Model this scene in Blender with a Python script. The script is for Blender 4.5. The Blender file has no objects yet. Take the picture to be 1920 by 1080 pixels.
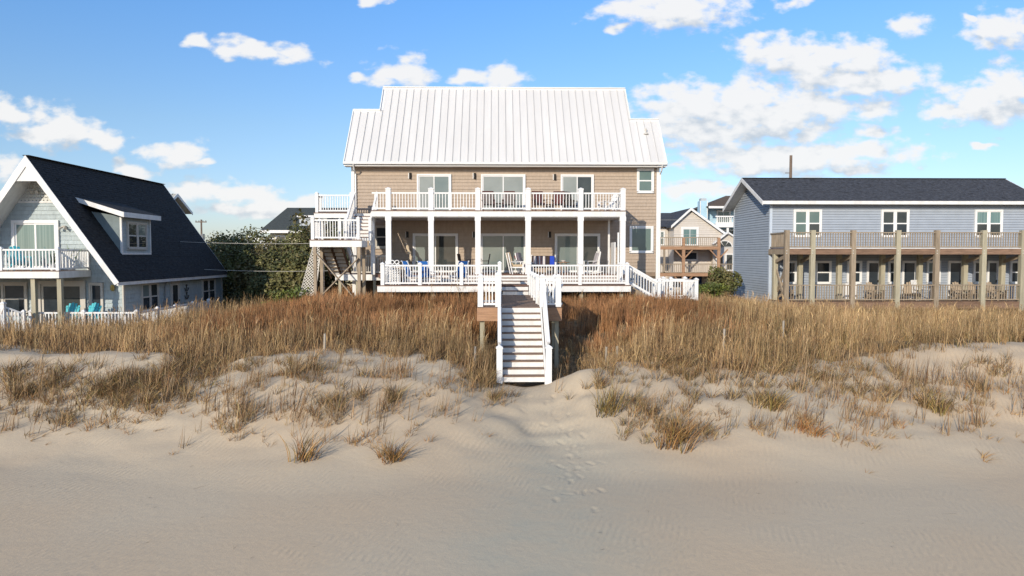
import bpy, bmesh, math, random
import numpy as np
from mathutils import Vector, Matrix

random.seed(11)
sc = bpy.context.scene
COL = sc.collection
R = math.radians

# ---------------------------------------------------------------- camera
cam_d = bpy.data.cameras.new('camera'); cam = bpy.data.objects.new('camera', cam_d); COL.objects.link(cam)
cam.location = (0, 0, 4.1)
cam.rotation_euler = (R(90 - 2.663), 0, R(-1.203))
cam_d.sensor_width = 36; cam_d.lens = 36 * 1333 / 1920
cam_d.clip_start = .1; cam_d.clip_end = 8000
sc.camera = cam

# ---------------------------------------------------------------- world, sun, exposure
SUN = Vector((-.51, -1.0, .44)).normalized()          # towards the sun
SUN_EL = math.asin(SUN.z)
SUN_AZ = math.atan2(SUN.x, SUN.y)                      # from +Y towards +X
world = bpy.data.worlds.new('World'); sc.world = world; world.use_nodes = True
WN = world.node_tree.nodes; WL = world.node_tree.links
WN.clear()

def nd(nodes, t, **kw):
    n = nodes.new(t)
    for k, v in kw.items(): setattr(n, k, v)
    return n
def val(n, **kw):
    for k, v in kw.items():
        n.inputs[int(k[1:])].default_value = v
    return n

CLOUDS = [(.247,.341,.093,.026),(.379,.285,.045,.025),(.439,.269,.072,.032),(.507,.275,.053,.025),(.561,.246,.053,.021),(.5,.245,.091,.016),(.275,.204,.083,.033),(.35,.219,.06,.025),(.373,.193,.098,.038),(.298,.174,.09,.024),(.448,.208,.068,.021),(.366,.137,.114,.019),(.472,.145,.114,.021),(.412,.126,.137,.018),(.691,.213,.073,.031),(.725,.235,.046,.033),(.653,.198,.046,.013),(.707,.317,.04,.025),(.578,.323,.024,.015),(.404,.348,.021,.008),(.531,.203,.026,.016),(.54,.175,.03,.007),(-.413,.29,.02,.009),(-.361,.284,.031,.012),(-.335,.277,.033,.009),(-.284,.276,.035,.013),(-.13,.251,.037,.022),(-.186,.243,.019,.007),(.01,.246,.028,.019),(-.045,.244,.037,.01),(-.671,.192,.03,.02),(-.61,.174,.058,.022),(-.574,.164,.051,.017),(-.545,.153,.036,.01),(-.44,.141,.038,.015),(-.4,.131,.019,.004),(-.506,.115,.026,.013),(-.415,.089,.051,.015),(-.342,.084,.044,.015),(-.291,.073,.059,.01),(-.677,.116,.028,.015),(.276,.092,.068,.01),(.253,.126,.018,.005),(-.174,.349,.025,.006),(.689,.152,.015,.004),(-.343,.061,.066,.01),(.672,.335,.009,.006),(.166,.315,.013,.01)]

def cloud_group():
    g = bpy.data.node_groups.new('cloud_field', 'ShaderNodeTree')
    g.interface.new_socket('P', in_out='INPUT', socket_type='NodeSocketVector')
    g.interface.new_socket('D', in_out='OUTPUT', socket_type='NodeSocketFloat')
    N, L = g.nodes, g.links
    gi = nd(N, 'NodeGroupInput'); go = nd(N, 'NodeGroupOutput')
    # warp
    def noise(scale, detail, rough):
        m = nd(N, 'ShaderNodeVectorMath', operation='MULTIPLY'); m.inputs[1].default_value = scale
        L.new(gi.outputs[0], m.inputs[0])
        n = nd(N, 'ShaderNodeTexNoise'); n.inputs['Scale'].default_value = 1.0
        n.inputs['Detail'].default_value = detail; n.inputs['Roughness'].default_value = rough
        L.new(m.outputs[0], n.inputs['Vector'])
        return n
    n1 = noise((17, 30, 1), 2, .5)
    s = nd(N, 'ShaderNodeVectorMath', operation='SUBTRACT'); s.inputs[1].default_value = (.5, .5, .5)
    L.new(n1.outputs['Color'], s.inputs[0])
    w = nd(N, 'ShaderNodeVectorMath', operation='MULTIPLY_ADD'); w.inputs[1].default_value = (.075, .034, 0)
    L.new(s.outputs[0], w.inputs[0]); L.new(gi.outputs[0], w.inputs[2])
    last = None
    for (u, v, ru, rv) in CLOUDS:
        a = nd(N, 'ShaderNodeVectorMath', operation='SUBTRACT'); a.inputs[1].default_value = (u, v, 0)
        L.new(w.outputs[0], a.inputs[0])
        b = nd(N, 'ShaderNodeVectorMath', operation='MULTIPLY'); b.inputs[1].default_value = (.86 / ru, .86 / rv, 0)
        L.new(a.outputs[0], b.inputs[0])
        c = nd(N, 'ShaderNodeVectorMath', operation='LENGTH'); L.new(b.outputs[0], c.inputs[0])
        if last is None: last = c.outputs['Value']
        else:
            m = nd(N, 'ShaderNodeMath', operation='SMOOTH_MIN'); m.inputs[2].default_value = .25
            L.new(last, m.inputs[0]); L.new(c.outputs['Value'], m.inputs[1]); last = m.outputs[0]
    f = nd(N, 'ShaderNodeMath', operation='SUBTRACT'); f.inputs[0].default_value = 1.0; L.new(last, f.inputs[1])
    f2 = nd(N, 'ShaderNodeMath', operation='MAXIMUM'); f2.inputs[1].default_value = -1.1; L.new(f.outputs[0], f2.inputs[0])
    n2 = noise((33, 54, 1), 6, .52)
    h = nd(N, 'ShaderNodeMath', operation='MULTIPLY_ADD'); h.inputs[1].default_value = 2.2; h.inputs[2].default_value = -1.1
    L.new(n2.outputs['Fac'], h.inputs[0])
    t = nd(N, 'ShaderNodeMath', operation='ADD'); L.new(f2.outputs[0], t.inputs[0]); L.new(h.outputs[0], t.inputs[1])
    L.new(t.outputs[0], go.inputs[0])
    return g

def build_world():
    N, L = WN, WL
    out = nd(N, 'ShaderNodeOutputWorld'); bg = nd(N, 'ShaderNodeBackground')
    bg.inputs['Strength'].default_value = SKY_STRENGTH
    sky = nd(N, 'ShaderNodeTexSky', sky_type='NISHITA')
    sky.sun_disc = False; sky.sun_elevation = SUN_EL; sky.sun_rotation = SUN_AZ
    sky.altitude = 0; sky.air_density = 1.0; sky.dust_density = .55; sky.ozone_density = 2.6
    tc = nd(N, 'ShaderNodeTexCoord'); sp = nd(N, 'ShaderNodeSeparateXYZ'); L.new(tc.outputs['Generated'], sp.inputs[0])
    ym = nd(N, 'ShaderNodeMath', operation='MAXIMUM'); ym.inputs[1].default_value = .25; L.new(sp.outputs['Y'], ym.inputs[0])
    u = nd(N, 'ShaderNodeMath', operation='DIVIDE'); L.new(sp.outputs['X'], u.inputs[0]); L.new(ym.outputs[0], u.inputs[1])
    v = nd(N, 'ShaderNodeMath', operation='DIVIDE'); L.new(sp.outputs['Z'], v.inputs[0]); L.new(ym.outputs[0], v.inputs[1])
    p = nd(N, 'ShaderNodeCombineXYZ'); L.new(u.outputs[0], p.inputs[0]); L.new(v.outputs[0], p.inputs[1])
    grp = cloud_group()
    a = nd(N, 'ShaderNodeGroup'); a.node_tree = grp; L.new(p.outputs[0], a.inputs[0])
    off = nd(N, 'ShaderNodeVectorMath', operation='ADD'); off.inputs[1].default_value = (-.010, .026, 0); L.new(p.outputs[0], off.inputs[0])
    b = nd(N, 'ShaderNodeGroup'); b.node_tree = grp; L.new(off.outputs[0], b.inputs[0])
    # coverage
    m = nd(N, 'ShaderNodeMapRange', interpolation_type='SMOOTHSTEP'); L.new(a.outputs[0], m.inputs[0])
    m.inputs[1].default_value = -.22; m.inputs[2].default_value = .52
    # general unseen cumulus over the rest of the dome, thickened to neutralise ambient light
    dv = nd(N, 'ShaderNodeVectorMath', operation='MULTIPLY'); dv.inputs[1].default_value = (3.2, 3.2, 7.5); L.new(tc.outputs['Generated'], dv.inputs[0])
    gn = nd(N, 'ShaderNodeTexNoise'); gn.inputs['Scale'].default_value = 1.3; gn.inputs['Detail'].default_value = 6; gn.inputs['Roughness'].default_value = .58
    L.new(dv.outputs[0], gn.inputs['Vector'])
    gm = nd(N, 'ShaderNodeMapRange', interpolation_type='SMOOTHSTEP'); L.new(gn.outputs['Fac'], gm.inputs[0])
    gm.inputs[1].default_value = .50; gm.inputs[2].default_value = .62
    yo = nd(N, 'ShaderNodeMapRange', interpolation_type='SMOOTHSTEP'); L.new(sp.outputs['Y'], yo.inputs[0])
    yo.inputs[1].default_value = .70; yo.inputs[2].default_value = .45       # 1 where away from the ocean-to-land view
    g2 = nd(N, 'ShaderNodeMath', operation='MULTIPLY'); L.new(gm.outputs[0], g2.inputs[0]); L.new(yo.outputs[0], g2.inputs[1])
    inv = nd(N, 'ShaderNodeMath', operation='SUBTRACT'); inv.inputs[0].default_value = 1; L.new(yo.outputs[0], inv.inputs[1])
    c1 = nd(N, 'ShaderNodeMath', operation='MULTIPLY'); L.new(m.outputs[0], c1.inputs[0]); L.new(inv.outputs[0], c1.inputs[1])
    cov = nd(N, 'ShaderNodeMath', operation='MAXIMUM'); L.new(c1.outputs[0], cov.inputs[0]); L.new(g2.outputs[0], cov.inputs[1])
    zf = nd(N, 'ShaderNodeMapRange'); L.new(sp.outputs['Z'], zf.inputs[0]); zf.inputs[1].default_value = 0; zf.inputs[2].default_value = .05
    cov2 = nd(N, 'ShaderNodeMath', operation='MULTIPLY'); L.new(cov.outputs[0], cov2.inputs[0]); L.new(zf.outputs[0], cov2.inputs[1])
    cov3 = nd(N, 'ShaderNodeMath', operation='MULTIPLY'); L.new(cov2.outputs[0], cov3.inputs[0]); cov3.inputs[1].default_value = .95
    # thickness difference towards the light gives sunlit tops and grey bases
    d = nd(N, 'ShaderNodeMath', operation='SUBTRACT'); L.new(b.outputs[0], d.inputs[0]); L.new(a.outputs[0], d.inputs[1])
    sh = nd(N, 'ShaderNodeMapRange', interpolation_type='SMOOTHSTEP'); L.new(d.outputs[0], sh.inputs[0])
    sh.inputs[1].default_value = -.40; sh.inputs[2].default_value = .95
    cc = nd(N, 'ShaderNodeMix', data_type='RGBA'); L.new(sh.outputs[0], cc.inputs['Factor'])
    cc.inputs['A'].default_value = [CLOUD * x for x in (.96, .955, .95)] + [1]
    cc.inputs['B'].default_value = [CLOUD * x for x in (.57, .64, .72)] + [1]
    # sky colour grade: a clear, slightly warm-lit winter blue
    gr = nd(N, 'ShaderNodeVectorMath', operation='MULTIPLY'); L.new(sky.outputs[0], gr.inputs[0])
    rp = nd(N, 'ShaderNodeValToRGB'); L.new(sp.outputs['Z'], rp.inputs[0]); cr = rp.color_ramp
    cr.elements[0].position = .0; cr.elements[0].color = (*SKY_GRADE[0], 1); cr.elements[1].position = .40; cr.elements[1].color = (*SKY_GRADE[2], 1)
    e = cr.elements.new(.17); e.color = (*SKY_GRADE[1], 1)
    L.new(rp.outputs[0], gr.inputs[1])
    mx = nd(N, 'ShaderNodeMix', data_type='RGBA'); L.new(cov3.outputs[0], mx.inputs['Factor'])
    L.new(gr.outputs[0], mx.inputs['A']); L.new(cc.outputs['Result'], mx.inputs['B'])
    L.new(mx.outputs['Result'], bg.inputs['Color']); L.new(bg.outputs[0], out.inputs['Surface'])

SKY_STRENGTH = 0.15
SKY_GRADE = [(1.06 / 1.25, 1.06 / 1.25, 1.30 / 1.25), (1.10 / 1.25, 1.22 / 1.25, 1.36 / 1.25), (.88 / 1.25, 1.44 / 1.25, 1.92 / 1.25)]   # horizon, middle, high
CLOUD = 6.5
build_world()
world.cycles.sampling_method = 'MANUAL'; world.cycles.sample_map_resolution = 512

sun_d = bpy.data.lights.new('sun', 'SUN'); sun = bpy.data.objects.new('sun', sun_d); COL.objects.link(sun)
sun_d.energy = 4.4; sun_d.angle = R(.53); sun_d.color = (1.0, .89, .73)
sun.rotation_euler = (-SUN).to_track_quat('-Z', 'Y').to_euler(); sun.location = (-30, -60, 40)

vs = sc.view_settings
sc.display_settings.display_device = 'sRGB'
vs.view_transform = 'Standard'; vs.look = 'None'; vs.exposure = 0.0; vs.gamma = 1.0; vs.use_curve_mapping = False
sc.cycles.use_denoising = True; sc.cycles.denoising_prefilter = 'NONE'; sc.cycles.sample_clamp_indirect = 4.0
sc.cycles.max_bounces = 6; sc.cycles.diffuse_bounces = 3; sc.cycles.glossy_bounces = 3
sc.cycles.transparent_max_bounces = 8; sc.cycles.caustics_reflective = False; sc.cycles.caustics_refractive = False

# ---------------------------------------------------------------- materials
def mat(name, col, rough=.6, var=.12, scale=3.0, stretch=(1, 1, 1), bump=0.0, bscale=30.0, col2=None, rnd=0.0, spec=.3, detail=4, metal=0.0):
    m = bpy.data.materials.new(name); m.use_nodes = True
    N, L = m.node_tree.nodes, m.node_tree.links
    b = N['Principled BSDF']; b.inputs['Roughness'].default_value = rough
    b.inputs['Specular IOR Level'].default_value = spec; b.inputs['Metallic'].default_value = metal
    tc = nd(N, 'ShaderNodeNewGeometry')
    mp = nd(N, 'ShaderNodeMapping'); mp.inputs['Scale'].default_value = stretch; L.new(tc.outputs['Position'], mp.inputs[0])
    n = nd(N, 'ShaderNodeTexNoise'); n.inputs['Scale'].default_value = scale; n.inputs['Detail'].default_value = detail
    L.new(mp.outputs[0], n.inputs['Vector'])
    r = nd(N, 'ShaderNodeMapRange'); L.new(n.outputs['Fac'], r.inputs[0]); r.inputs[1].default_value = .3; r.inputs[2].default_value = .7
    mx = nd(N, 'ShaderNodeMix', data_type='RGBA'); L.new(r.outputs[0], mx.inputs['Factor'])
    c2 = col2 or tuple(min(1, c * (1 + var)) for c in col)
    c1 = col if col2 else tuple(c * (1 - var) for c in col)
    mx.inputs['A'].default_value = (*c1, 1); mx.inputs['B'].default_value = (*c2, 1)
    o = mx.outputs['Result']
    if rnd:
        oi = nd(N, 'ShaderNodeObjectInfo'); q = nd(N, 'ShaderNodeMapRange'); L.new(oi.outputs['Random'], q.inputs[0])
        q.inputs[3].default_value = 1 - rnd; q.inputs[4].default_value = 1 + rnd
        v = nd(N, 'ShaderNodeVectorMath', operation='SCALE'); L.new(o, v.inputs[0]); L.new(q.outputs[0], v.inputs['Scale']); o = v.outputs[0]
    L.new(o, b.inputs['Base Color'])
    if bump:
        n2 = nd(N, 'ShaderNodeTexNoise'); n2.inputs['Scale'].default_value = bscale; n2.inputs['Detail'].default_value = 3
        L.new(mp.outputs[0], n2.inputs['Vector'])
        bp = nd(N, 'ShaderNodeBump'); bp.inputs['Strength'].default_value = bump; bp.inputs['Distance'].default_value = .02
        L.new(n2.outputs['Fac'], bp.inputs['Height']); L.new(bp.outputs[0], b.inputs['Normal'])
    return m

def sand_mat():
    m = bpy.data.materials.new('sand'); m.use_nodes = True
    N, L = m.node_tree.nodes, m.node_tree.links
    b = N['Principled BSDF']; b.inputs['Roughness'].default_value = .95; b.inputs['Specular IOR Level'].default_value = .12
    g = nd(N, 'ShaderNodeNewGeometry')
    def noise(s, d, st=(1, 1, 1), rough=.5):
        mp = nd(N, 'ShaderNodeMapping'); mp.inputs['Scale'].default_value = st; L.new(g.outputs['Position'], mp.inputs[0])
        n = nd(N, 'ShaderNodeTexNoise'); n.inputs['Scale'].default_value = s; n.inputs['Detail'].default_value = d; n.inputs['Roughness'].default_value = rough
        L.new(mp.outputs[0], n.inputs['Vector']); return n
    def ramp(s, a, b_, lo=0., hi=1.):
        r = nd(N, 'ShaderNodeMapRange', interpolation_type='SMOOTHSTEP'); L.new(s, r.inputs[0]); r.inputs[1].default_value = a; r.inputs[2].default_value = b_
        r.inputs[3].default_value = lo; r.inputs[4].default_value = hi; return r.outputs[0]
    def mix(f, A, B):
        x = nd(N, 'ShaderNodeMix', data_type='RGBA'); L.new(f, x.inputs['Factor'])
        for k, c in (('A', A), ('B', B)):
            if isinstance(c, tuple): x.inputs[k].default_value = (*c, 1)
            else: L.new(c, x.inputs[k])
        return x.outputs['Result']
    n1 = noise(.16, 3)
    n2 = noise(140, 2)
    c = mix(ramp(n1.outputs['Fac'], .38, .62), (.54, .415, .272), (.52, .43, .302))
    c = mix(ramp(n2.outputs['Fac'], .35, .75), c, (.42, .33, .24))
    at = nd(N, 'ShaderNodeAttribute', attribute_name='grey_green')
    n4 = noise(1.1, 5, (1, 1.6, 1), .65)
    ad = nd(N, 'ShaderNodeMath', operation='MULTIPLY'); L.new(at.outputs['Fac'], ad.inputs[0]); L.new(ramp(n4.outputs['Fac'], .35, .7, .55, 1.0), ad.inputs[1])
    c = mix(ad.outputs[0], c, (.41, .37, .28))
    lt = nd(N, 'ShaderNodeAttribute', attribute_name='litter')
    n5 = noise(3.5, 6, (1, 1, 1), .7)
    n6 = noise(9, 4)
    lc = mix(ramp(n6.outputs['Fac'], .35, .65), (.115, .075, .04), (.24, .165, .09))
    s = nd(N, 'ShaderNodeMath', operation='MULTIPLY_ADD'); L.new(n5.outputs['Fac'], s.inputs[0]); s.inputs[1].default_value = 1.4; s.inputs[2].default_value = -.7
    s2 = nd(N, 'ShaderNodeMath', operation='ADD'); L.new(s.outputs[0], s2.inputs[0]); L.new(lt.outputs['Fac'], s2.inputs[1])
    c = mix(ramp(s2.outputs[0], .35, .7), c, lc)
    L.new(c, b.inputs['Base Color'])
    # wind ripples
    mp = nd(N, 'ShaderNodeMapping'); mp.inputs['Rotation'].default_value = (0, 0, R(24)); L.new(g.outputs['Position'], mp.inputs[0])
    wv = nd(N, 'ShaderNodeTexWave', wave_type='BANDS', bands_direction='X'); L.new(mp.outputs[0], wv.inputs['Vector'])
    wv.inputs['Scale'].default_value = 2.3; wv.inputs['Distortion'].default_value = 5.5; wv.inputs['Detail'].default_value = 2.5; wv.inputs['Detail Scale'].default_value = .55
    n3 = noise(.42, 2)
    k = ramp(n3.outputs['Fac'], .40, .62, .12, 1.0)
    kw = nd(N, 'ShaderNodeMath', operation='MULTIPLY'); L.new(wv.outputs['Fac'], kw.inputs[0]); L.new(k, kw.inputs[1])
    b1 = nd(N, 'ShaderNodeBump'); b1.inputs['Strength'].default_value = .55; b1.inputs['Distance'].default_value = .016; L.new(kw.outputs[0], b1.inputs['Height'])
    n7 = noise(5, 6, (1, 1, 1), .65)
    b2 = nd(N, 'ShaderNodeBump'); b2.inputs['Strength'].default_value = .28; b2.inputs['Distance'].default_value = .05; L.new(n7.outputs['Fac'], b2.inputs['Height']); L.new(b1.outputs[0], b2.inputs['Normal'])
    b3 = nd(N, 'ShaderNodeBump'); b3.inputs['Strength'].default_value = .35; b3.inputs['Distance'].default_value = .006; L.new(n2.outputs['Fac'], b3.inputs['Height']); L.new(b2.outputs[0], b3.inputs['Normal'])
    L.new(b3.outputs[0], b.inputs['Normal'])
    return m

def grass_mat():
    m = bpy.data.materials.new('dune_grass'); m.use_nodes = True
    N, L = m.node_tree.nodes, m.node_tree.links
    b = N['Principled BSDF']; b.inputs['Roughness'].default_value = .7; b.inputs['Specular IOR Level'].default_value = .15
    a = nd(N, 'ShaderNodeAttribute', attribute_name='tint'); L.new(a.outputs['Color'], b.inputs['Base Color'])
    return m
M_SAND = sand_mat(); M_GRASS = grass_mat()

# ---------------------------------------------------------------- terrain
def _sm(t):
    t = np.clip(t, 0, 1)
    return t * t * (3 - 2 * t)
_rng = np.random.RandomState(7)
_lat = _rng.rand(256, 256)
def vnoise(x, y):
    xi = np.floor(x).astype(int); yi = np.floor(y).astype(int)
    fx = x - xi; fy = y - yi
    fx = fx * fx * (3 - 2 * fx); fy = fy * fy * (3 - 2 * fy)
    a = _lat[xi % 256, yi % 256]; b = _lat[(xi + 1) % 256, yi % 256]
    c = _lat[xi % 256, (yi + 1) % 256]; d = _lat[(xi + 1) % 256, (yi + 1) % 256]
    return (a + (b - a) * fx) * (1 - fy) + (c + (d - c) * fx) * fy - 0.5
def fbm(x, y, n=3):
    s = 0; a = 1.0
    for i in range(n):
        s = s + a * vnoise(x * 2 ** i + 17.3 * i, y * 2 ** i + 5.1 * i); a *= 0.5
    return s
CX = [-40, -22, -16, -12, -9.5, -7.5, -4.5, -2.5, -1.2, -0.1, 0.9, 1.7, 2.6, 4.0, 6.0, 9.0, 12.0, 17.0, 22, 40]
CZ = [.9, .95, .95, .88, .70, .78, .86, .84, .55, .12, .0, .02, .30, .55, .55, .58, .62, .88, .9, .9]
CY = [24, 24, 23.8, 23.4, 23.0, 23.2, 23.6, 23.4, 23.0, 22.7, 22.6, 22.4, 22.0, 22.4, 22.8, 23, 23.2, 23.6, 24, 24]
TY = [17.2, 17.2, 17.2, 17.0, 16.4, 15.6, 14.8, 14.8, 15.6, 15.6, 15.2, 15.2, 15.6, 16.0, 15.8, 15.2, 15.8, 17.8, 18.4, 18.4]
BX = [-60, -18, -14, -11, -8, 8, 11, 15, 20, 60]
BZ = [.45, .45, .7, 1.2, 1.68, 1.70, 1.45, 1.12, .92, .9]
FOOT = []
def ground_z(x, y, fine=True):
    x = np.asarray(x, float); y = np.asarray(y, float)
    zc = np.interp(x, CX, CZ); cy = np.interp(x, CX, CY); ty = np.interp(x, CX, TY)
    ty = ty + 0.9 * vnoise(x * .35 + 3, x * 0 + 1.5)
    zb = np.interp(x, BX, BZ)
    beach = -1.0 - 0.045 * np.clip(17 - y, -3, 200)
    t = (y - ty) / (cy - ty)
    tc = np.clip(t, 0, 1)
    face = 0.45 * _sm(tc) + 0.55 * tc ** 1.6
    # softened toe
    z = np.where(t <= 0, beach, beach + (zc - beach) * face)
    t2 = (y - cy) / (32.5 - cy)
    zp = zc + (zb - zc) * _sm(t2)
    z = np.where(t > 1, zp, z)
    t3 = _sm((y - 46) / 18.0)
    z = np.where(y > 46, zb + (-0.5 - zb) * t3, z)
    z = np.where(y > 120, -0.5 + 0 * y, z)
    # hollow beside the stairs, with the little sand lip in front of it
    z = z - 0.42 * np.exp(-((x - 2.9) / 1.0) ** 2 - ((y - 24.3) / 1.1) ** 2)
    z = z - 0.85 * np.exp(-((x - 3.7) / 1.35) ** 2 - ((y - 27.2) / 2.4) ** 2)
    z = z - 0.75 * np.exp(-((x - 0.9) / 1.3) ** 2 - ((y - 25.6) / 2.2) ** 2)
    # trodden gully that leads down from the stairs
    gx = 1.1 + 0.10 * (22.6 - y)
    z = z - 0.16 * np.exp(-((x - gx) / 1.2) ** 2) * _sm((22.4 - y) / 1.5) * _sm((y - 15.5) / 2.5)
    w = _sm((y - 15.5) / 5) * (1 - _sm((y - 44) / 15))
    stair = np.exp(-((x - 0.9) / 1.2) ** 2 - ((y - 22.6) / 1.2) ** 2)
    w = w * (1 - stair)
    z = z + w * (0.36 * fbm(x * .33, y * .45, 3) + 0.12 * vnoise(x * 1.1 + 50, y * 1.3) + 0.055 * vnoise(x * 2.3, y * 2.3))
    z = z + (1 - w) * 0.10 * vnoise(x * .25, y * .3)
    if fine:
        for (fx, fy, ang, dep) in FOOT:
            dx = x - fx; dy = y - fy
            m = (np.abs(dx) < .5) & (np.abs(dy) < .5)
            if not m.any(): continue
            ca, sa = np.cos(ang), np.sin(ang)
            u = dx * ca + dy * sa; v = -dx * sa + dy * ca
            r = np.minimum(np.sqrt(((u - .055) / .10) ** 2 + (v / .062) ** 2), np.sqrt(((u + .075) / .07) ** 2 + (v / .05) ** 2)) * (1 + .35 * vnoise(x * 9, y * 9))
            z = z - np.where(m, dep * .72 * (.034 * np.exp(-(r ** 3)) - .013 * np.exp(-((r - 1.45) / .35) ** 2)), 0)
    return z
FOOT = [(1.61, 20.24, 1.3, .95), (2.03, 19.88, 1.7, .95), (1.77, 19.31, 1.9, .95), (1.94, 19.0, .9, .95), (1.93, 18.74, 1.6, .95), (2.28, 18.65, 1.9, .95), (1.68, 18.41, 2.2, .95), (1.95, 18.05, 1.2, .95), (1.82, 17.5, 1.6, .95), (1.51, 16.85, 2.0, .95), (2.26, 17.0, 2.2, .95), (1.67, 15.89, 1.5, .95), (1.9, 15.2, 1.4, .95), (2.28, 15.35, 1.8, .95), (1.24, 14.78, 1.6, .95), (1.98, 14.21, 1.6, .95), (1.31, 19.64, 2.4, .95), (2.29, 19.37, 1.0, .95), (1.45, 20.9, 1.3, .95), (1.7, 21.3, 1.8, .95)]
_fr = random.Random(4)
for _i in range(34):
    _t = _fr.random(); FOOT.append((1.75 + .35 * _fr.gauss(0, 1) - .5 * _t * .3, 15.0 + 7.0 * _t, 1.57 + .5 * _fr.gauss(0, 1), _fr.uniform(.3, .65)))
def grid_lines(breaks):
    out = [breaks[0][0]]
    for (a, b, st) in breaks:
        n = max(1, int(round((b - a) / st)))
        out += list(np.linspace(a, b, n + 1)[1:])
    return np.array(out)
def field_boundary(x):
    """Y beyond which the sea-oat field is closed"""
    cy = np.interp(x, CX, CY)
    off = np.interp(x, [-40, -16, -13, -10.5, -9, -7, -3, -1.5, 0, 1.8, 2.2, 3.4, 4.5, 7, 10, 14, 17, 40], [1.2, 1.0, .7, -.8, -.6, .7, .5, -.3, -.6, 1.0, 2.2, 1.6, .2, -.3, -.1, .1, 1.0, 1.2])
    return cy + off + .8 * vnoise(np.asarray(x) * .8 + 9, np.asarray(x) * 0 + 4.2)
def set_attr(me, name, arr):
    a = me.attributes.new(name, 'FLOAT', 'POINT'); a.data.foreach_set('value', np.ascontiguousarray(arr, dtype=np.float32))
def build_ground():
    xs = grid_lines([(-3000, -400, 400), (-400, -60, 40), (-60, -24, 3), (-24, .6, .22), (.6, 2.7, .045), (2.7, 26, .22), (26, 60, 3), (60, 400, 40), (400, 3000, 400)])
    ys = grid_lines([(-400, -20, 60), (-20, 6, 2), (6, 13.6, .25), (13.6, 21.6, .05), (21.6, 27, .15), (27, 50, .5), (50, 130, 5), (130, 400, 45), (400, 5000, 600)])
    X, Y = np.meshgrid(xs, ys)
    x = X.ravel(); y = Y.ravel()
    z = ground_z(x, y)
    v = np.stack([x, y, z], 1)
    nx, ny = len(xs), len(ys)
    i = np.arange(nx * ny).reshape(ny, nx)
    q = np.stack([i[:-1, :-1], i[:-1, 1:], i[1:, 1:], i[1:, :-1]], -1).reshape(-1, 4)
    me = bpy.data.meshes.new('sand_ground')
    me.vertices.add(len(v)); me.vertices.foreach_set('co', v.astype(np.float32).ravel())
    me.loops.add(q.size); me.loops.foreach_set('vertex_index', q.astype(np.int32).ravel())
    me.polygons.add(len(q)); me.polygons.foreach_set('loop_start', np.arange(0, q.size, 4, dtype=np.int32))
    me.update(calc_edges=True)
    me.polygons.foreach_set('use_smooth', np.ones(len(q), dtype=bool))
    lit = _sm((y - field_boundary(x)) / 1.2 + .1)
    lit = lit * (1 - .9 * np.exp(-((x - 2.7) / .8) ** 2 - ((y - 23.6) / 1.1) ** 2))
    set_attr(me, 'litter', lit)
    grey_green = np.exp(-((x - 1.2) / 1.9) ** 2 - ((y - 16.0) / 4.5) ** 2) * .9 + np.exp(-((x - .6) / 1.6) ** 2 - ((y - 12.3) / 1.6) ** 2) * .8  # darker grey-green sand tone along the middle of the beach
    set_attr(me, 'grey_green', np.clip(grey_green, 0, 1))
    me.materials.append(M_SAND)
    o = bpy.data.objects.new('sand_ground', me); COL.objects.link(o)
    o['kind'] = 'structure'; o['label'] = 'pale beach sand rising into wind rippled dunes'
    return o
build_ground()

# ---------------------------------------------------------------- grass
GR = np.random.RandomState(5)
def blade(h, w, lean, az, curl, nseg=3, x0=0., y0=0.):
    """flat tapered strip, bending towards az; returns verts, tris, t(height fraction)"""
    d = np.array([math.cos(az), math.sin(az)]); s = np.array([-d[1], d[0]])
    fa = GR.rand() * math.pi; s = np.array([math.cos(fa), math.sin(fa)])
    vs, ts = [], []
    p = np.array([x0, y0, 0.]); ang = lean
    for k in range(nseg + 1):
        t = k / nseg
        ww = w * (1 - t) ** .7 * .5
        if k < nseg:
            vs += [[p[0] - s[0] * ww, p[1] - s[1] * ww, p[2]], [p[0] + s[0] * ww, p[1] + s[1] * ww, p[2]]]; ts += [t, t]
        else:
            vs.append(list(p)); ts.append(1.)
        st = h / nseg
        p = p + np.array([d[0] * math.sin(ang) * st, d[1] * math.sin(ang) * st, math.cos(ang) * st]); ang += curl / nseg
    f = []
    for k in range(nseg - 1):
        a = 2 * k; f += [[a, a + 1, a + 3], [a, a + 3, a + 2]]
    a = 2 * (nseg - 1); f.append([a, a + 1, a + 2])
    return np.array(vs), np.array(f), np.array(ts)
class Proto:
    def __init__(s): s.v, s.f, s.t, s.c, s.n = [], [], [], [], 0
    def add(s, b, col):
        v, f, t = b; s.v.append(v); s.f.append(f + s.n); s.t.append(t); s.c.append(np.tile(np.array(col), (len(v), 1))); s.n += len(v)
    def done(s):
        s.v = np.concatenate(s.v); s.f = np.concatenate(s.f); s.t = np.concatenate(s.t); s.c = np.concatenate(s.c); return s
def jit(c, a=.22):
    k = 1 + a * (GR.rand() * 2 - 1); return [c[0] * k * (1 + .08 * (GR.rand() - .5)), c[1] * k, c[2] * k]
WIND = -.15
GOLD, TAN, RUST, BROWN, OLIVE, GREY = (.335, .21, .095), (.40, .285, .15), (.30, .15, .068), (.16, .09, .045), (.19, .15, .06), (.25, .175, .10)
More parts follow.
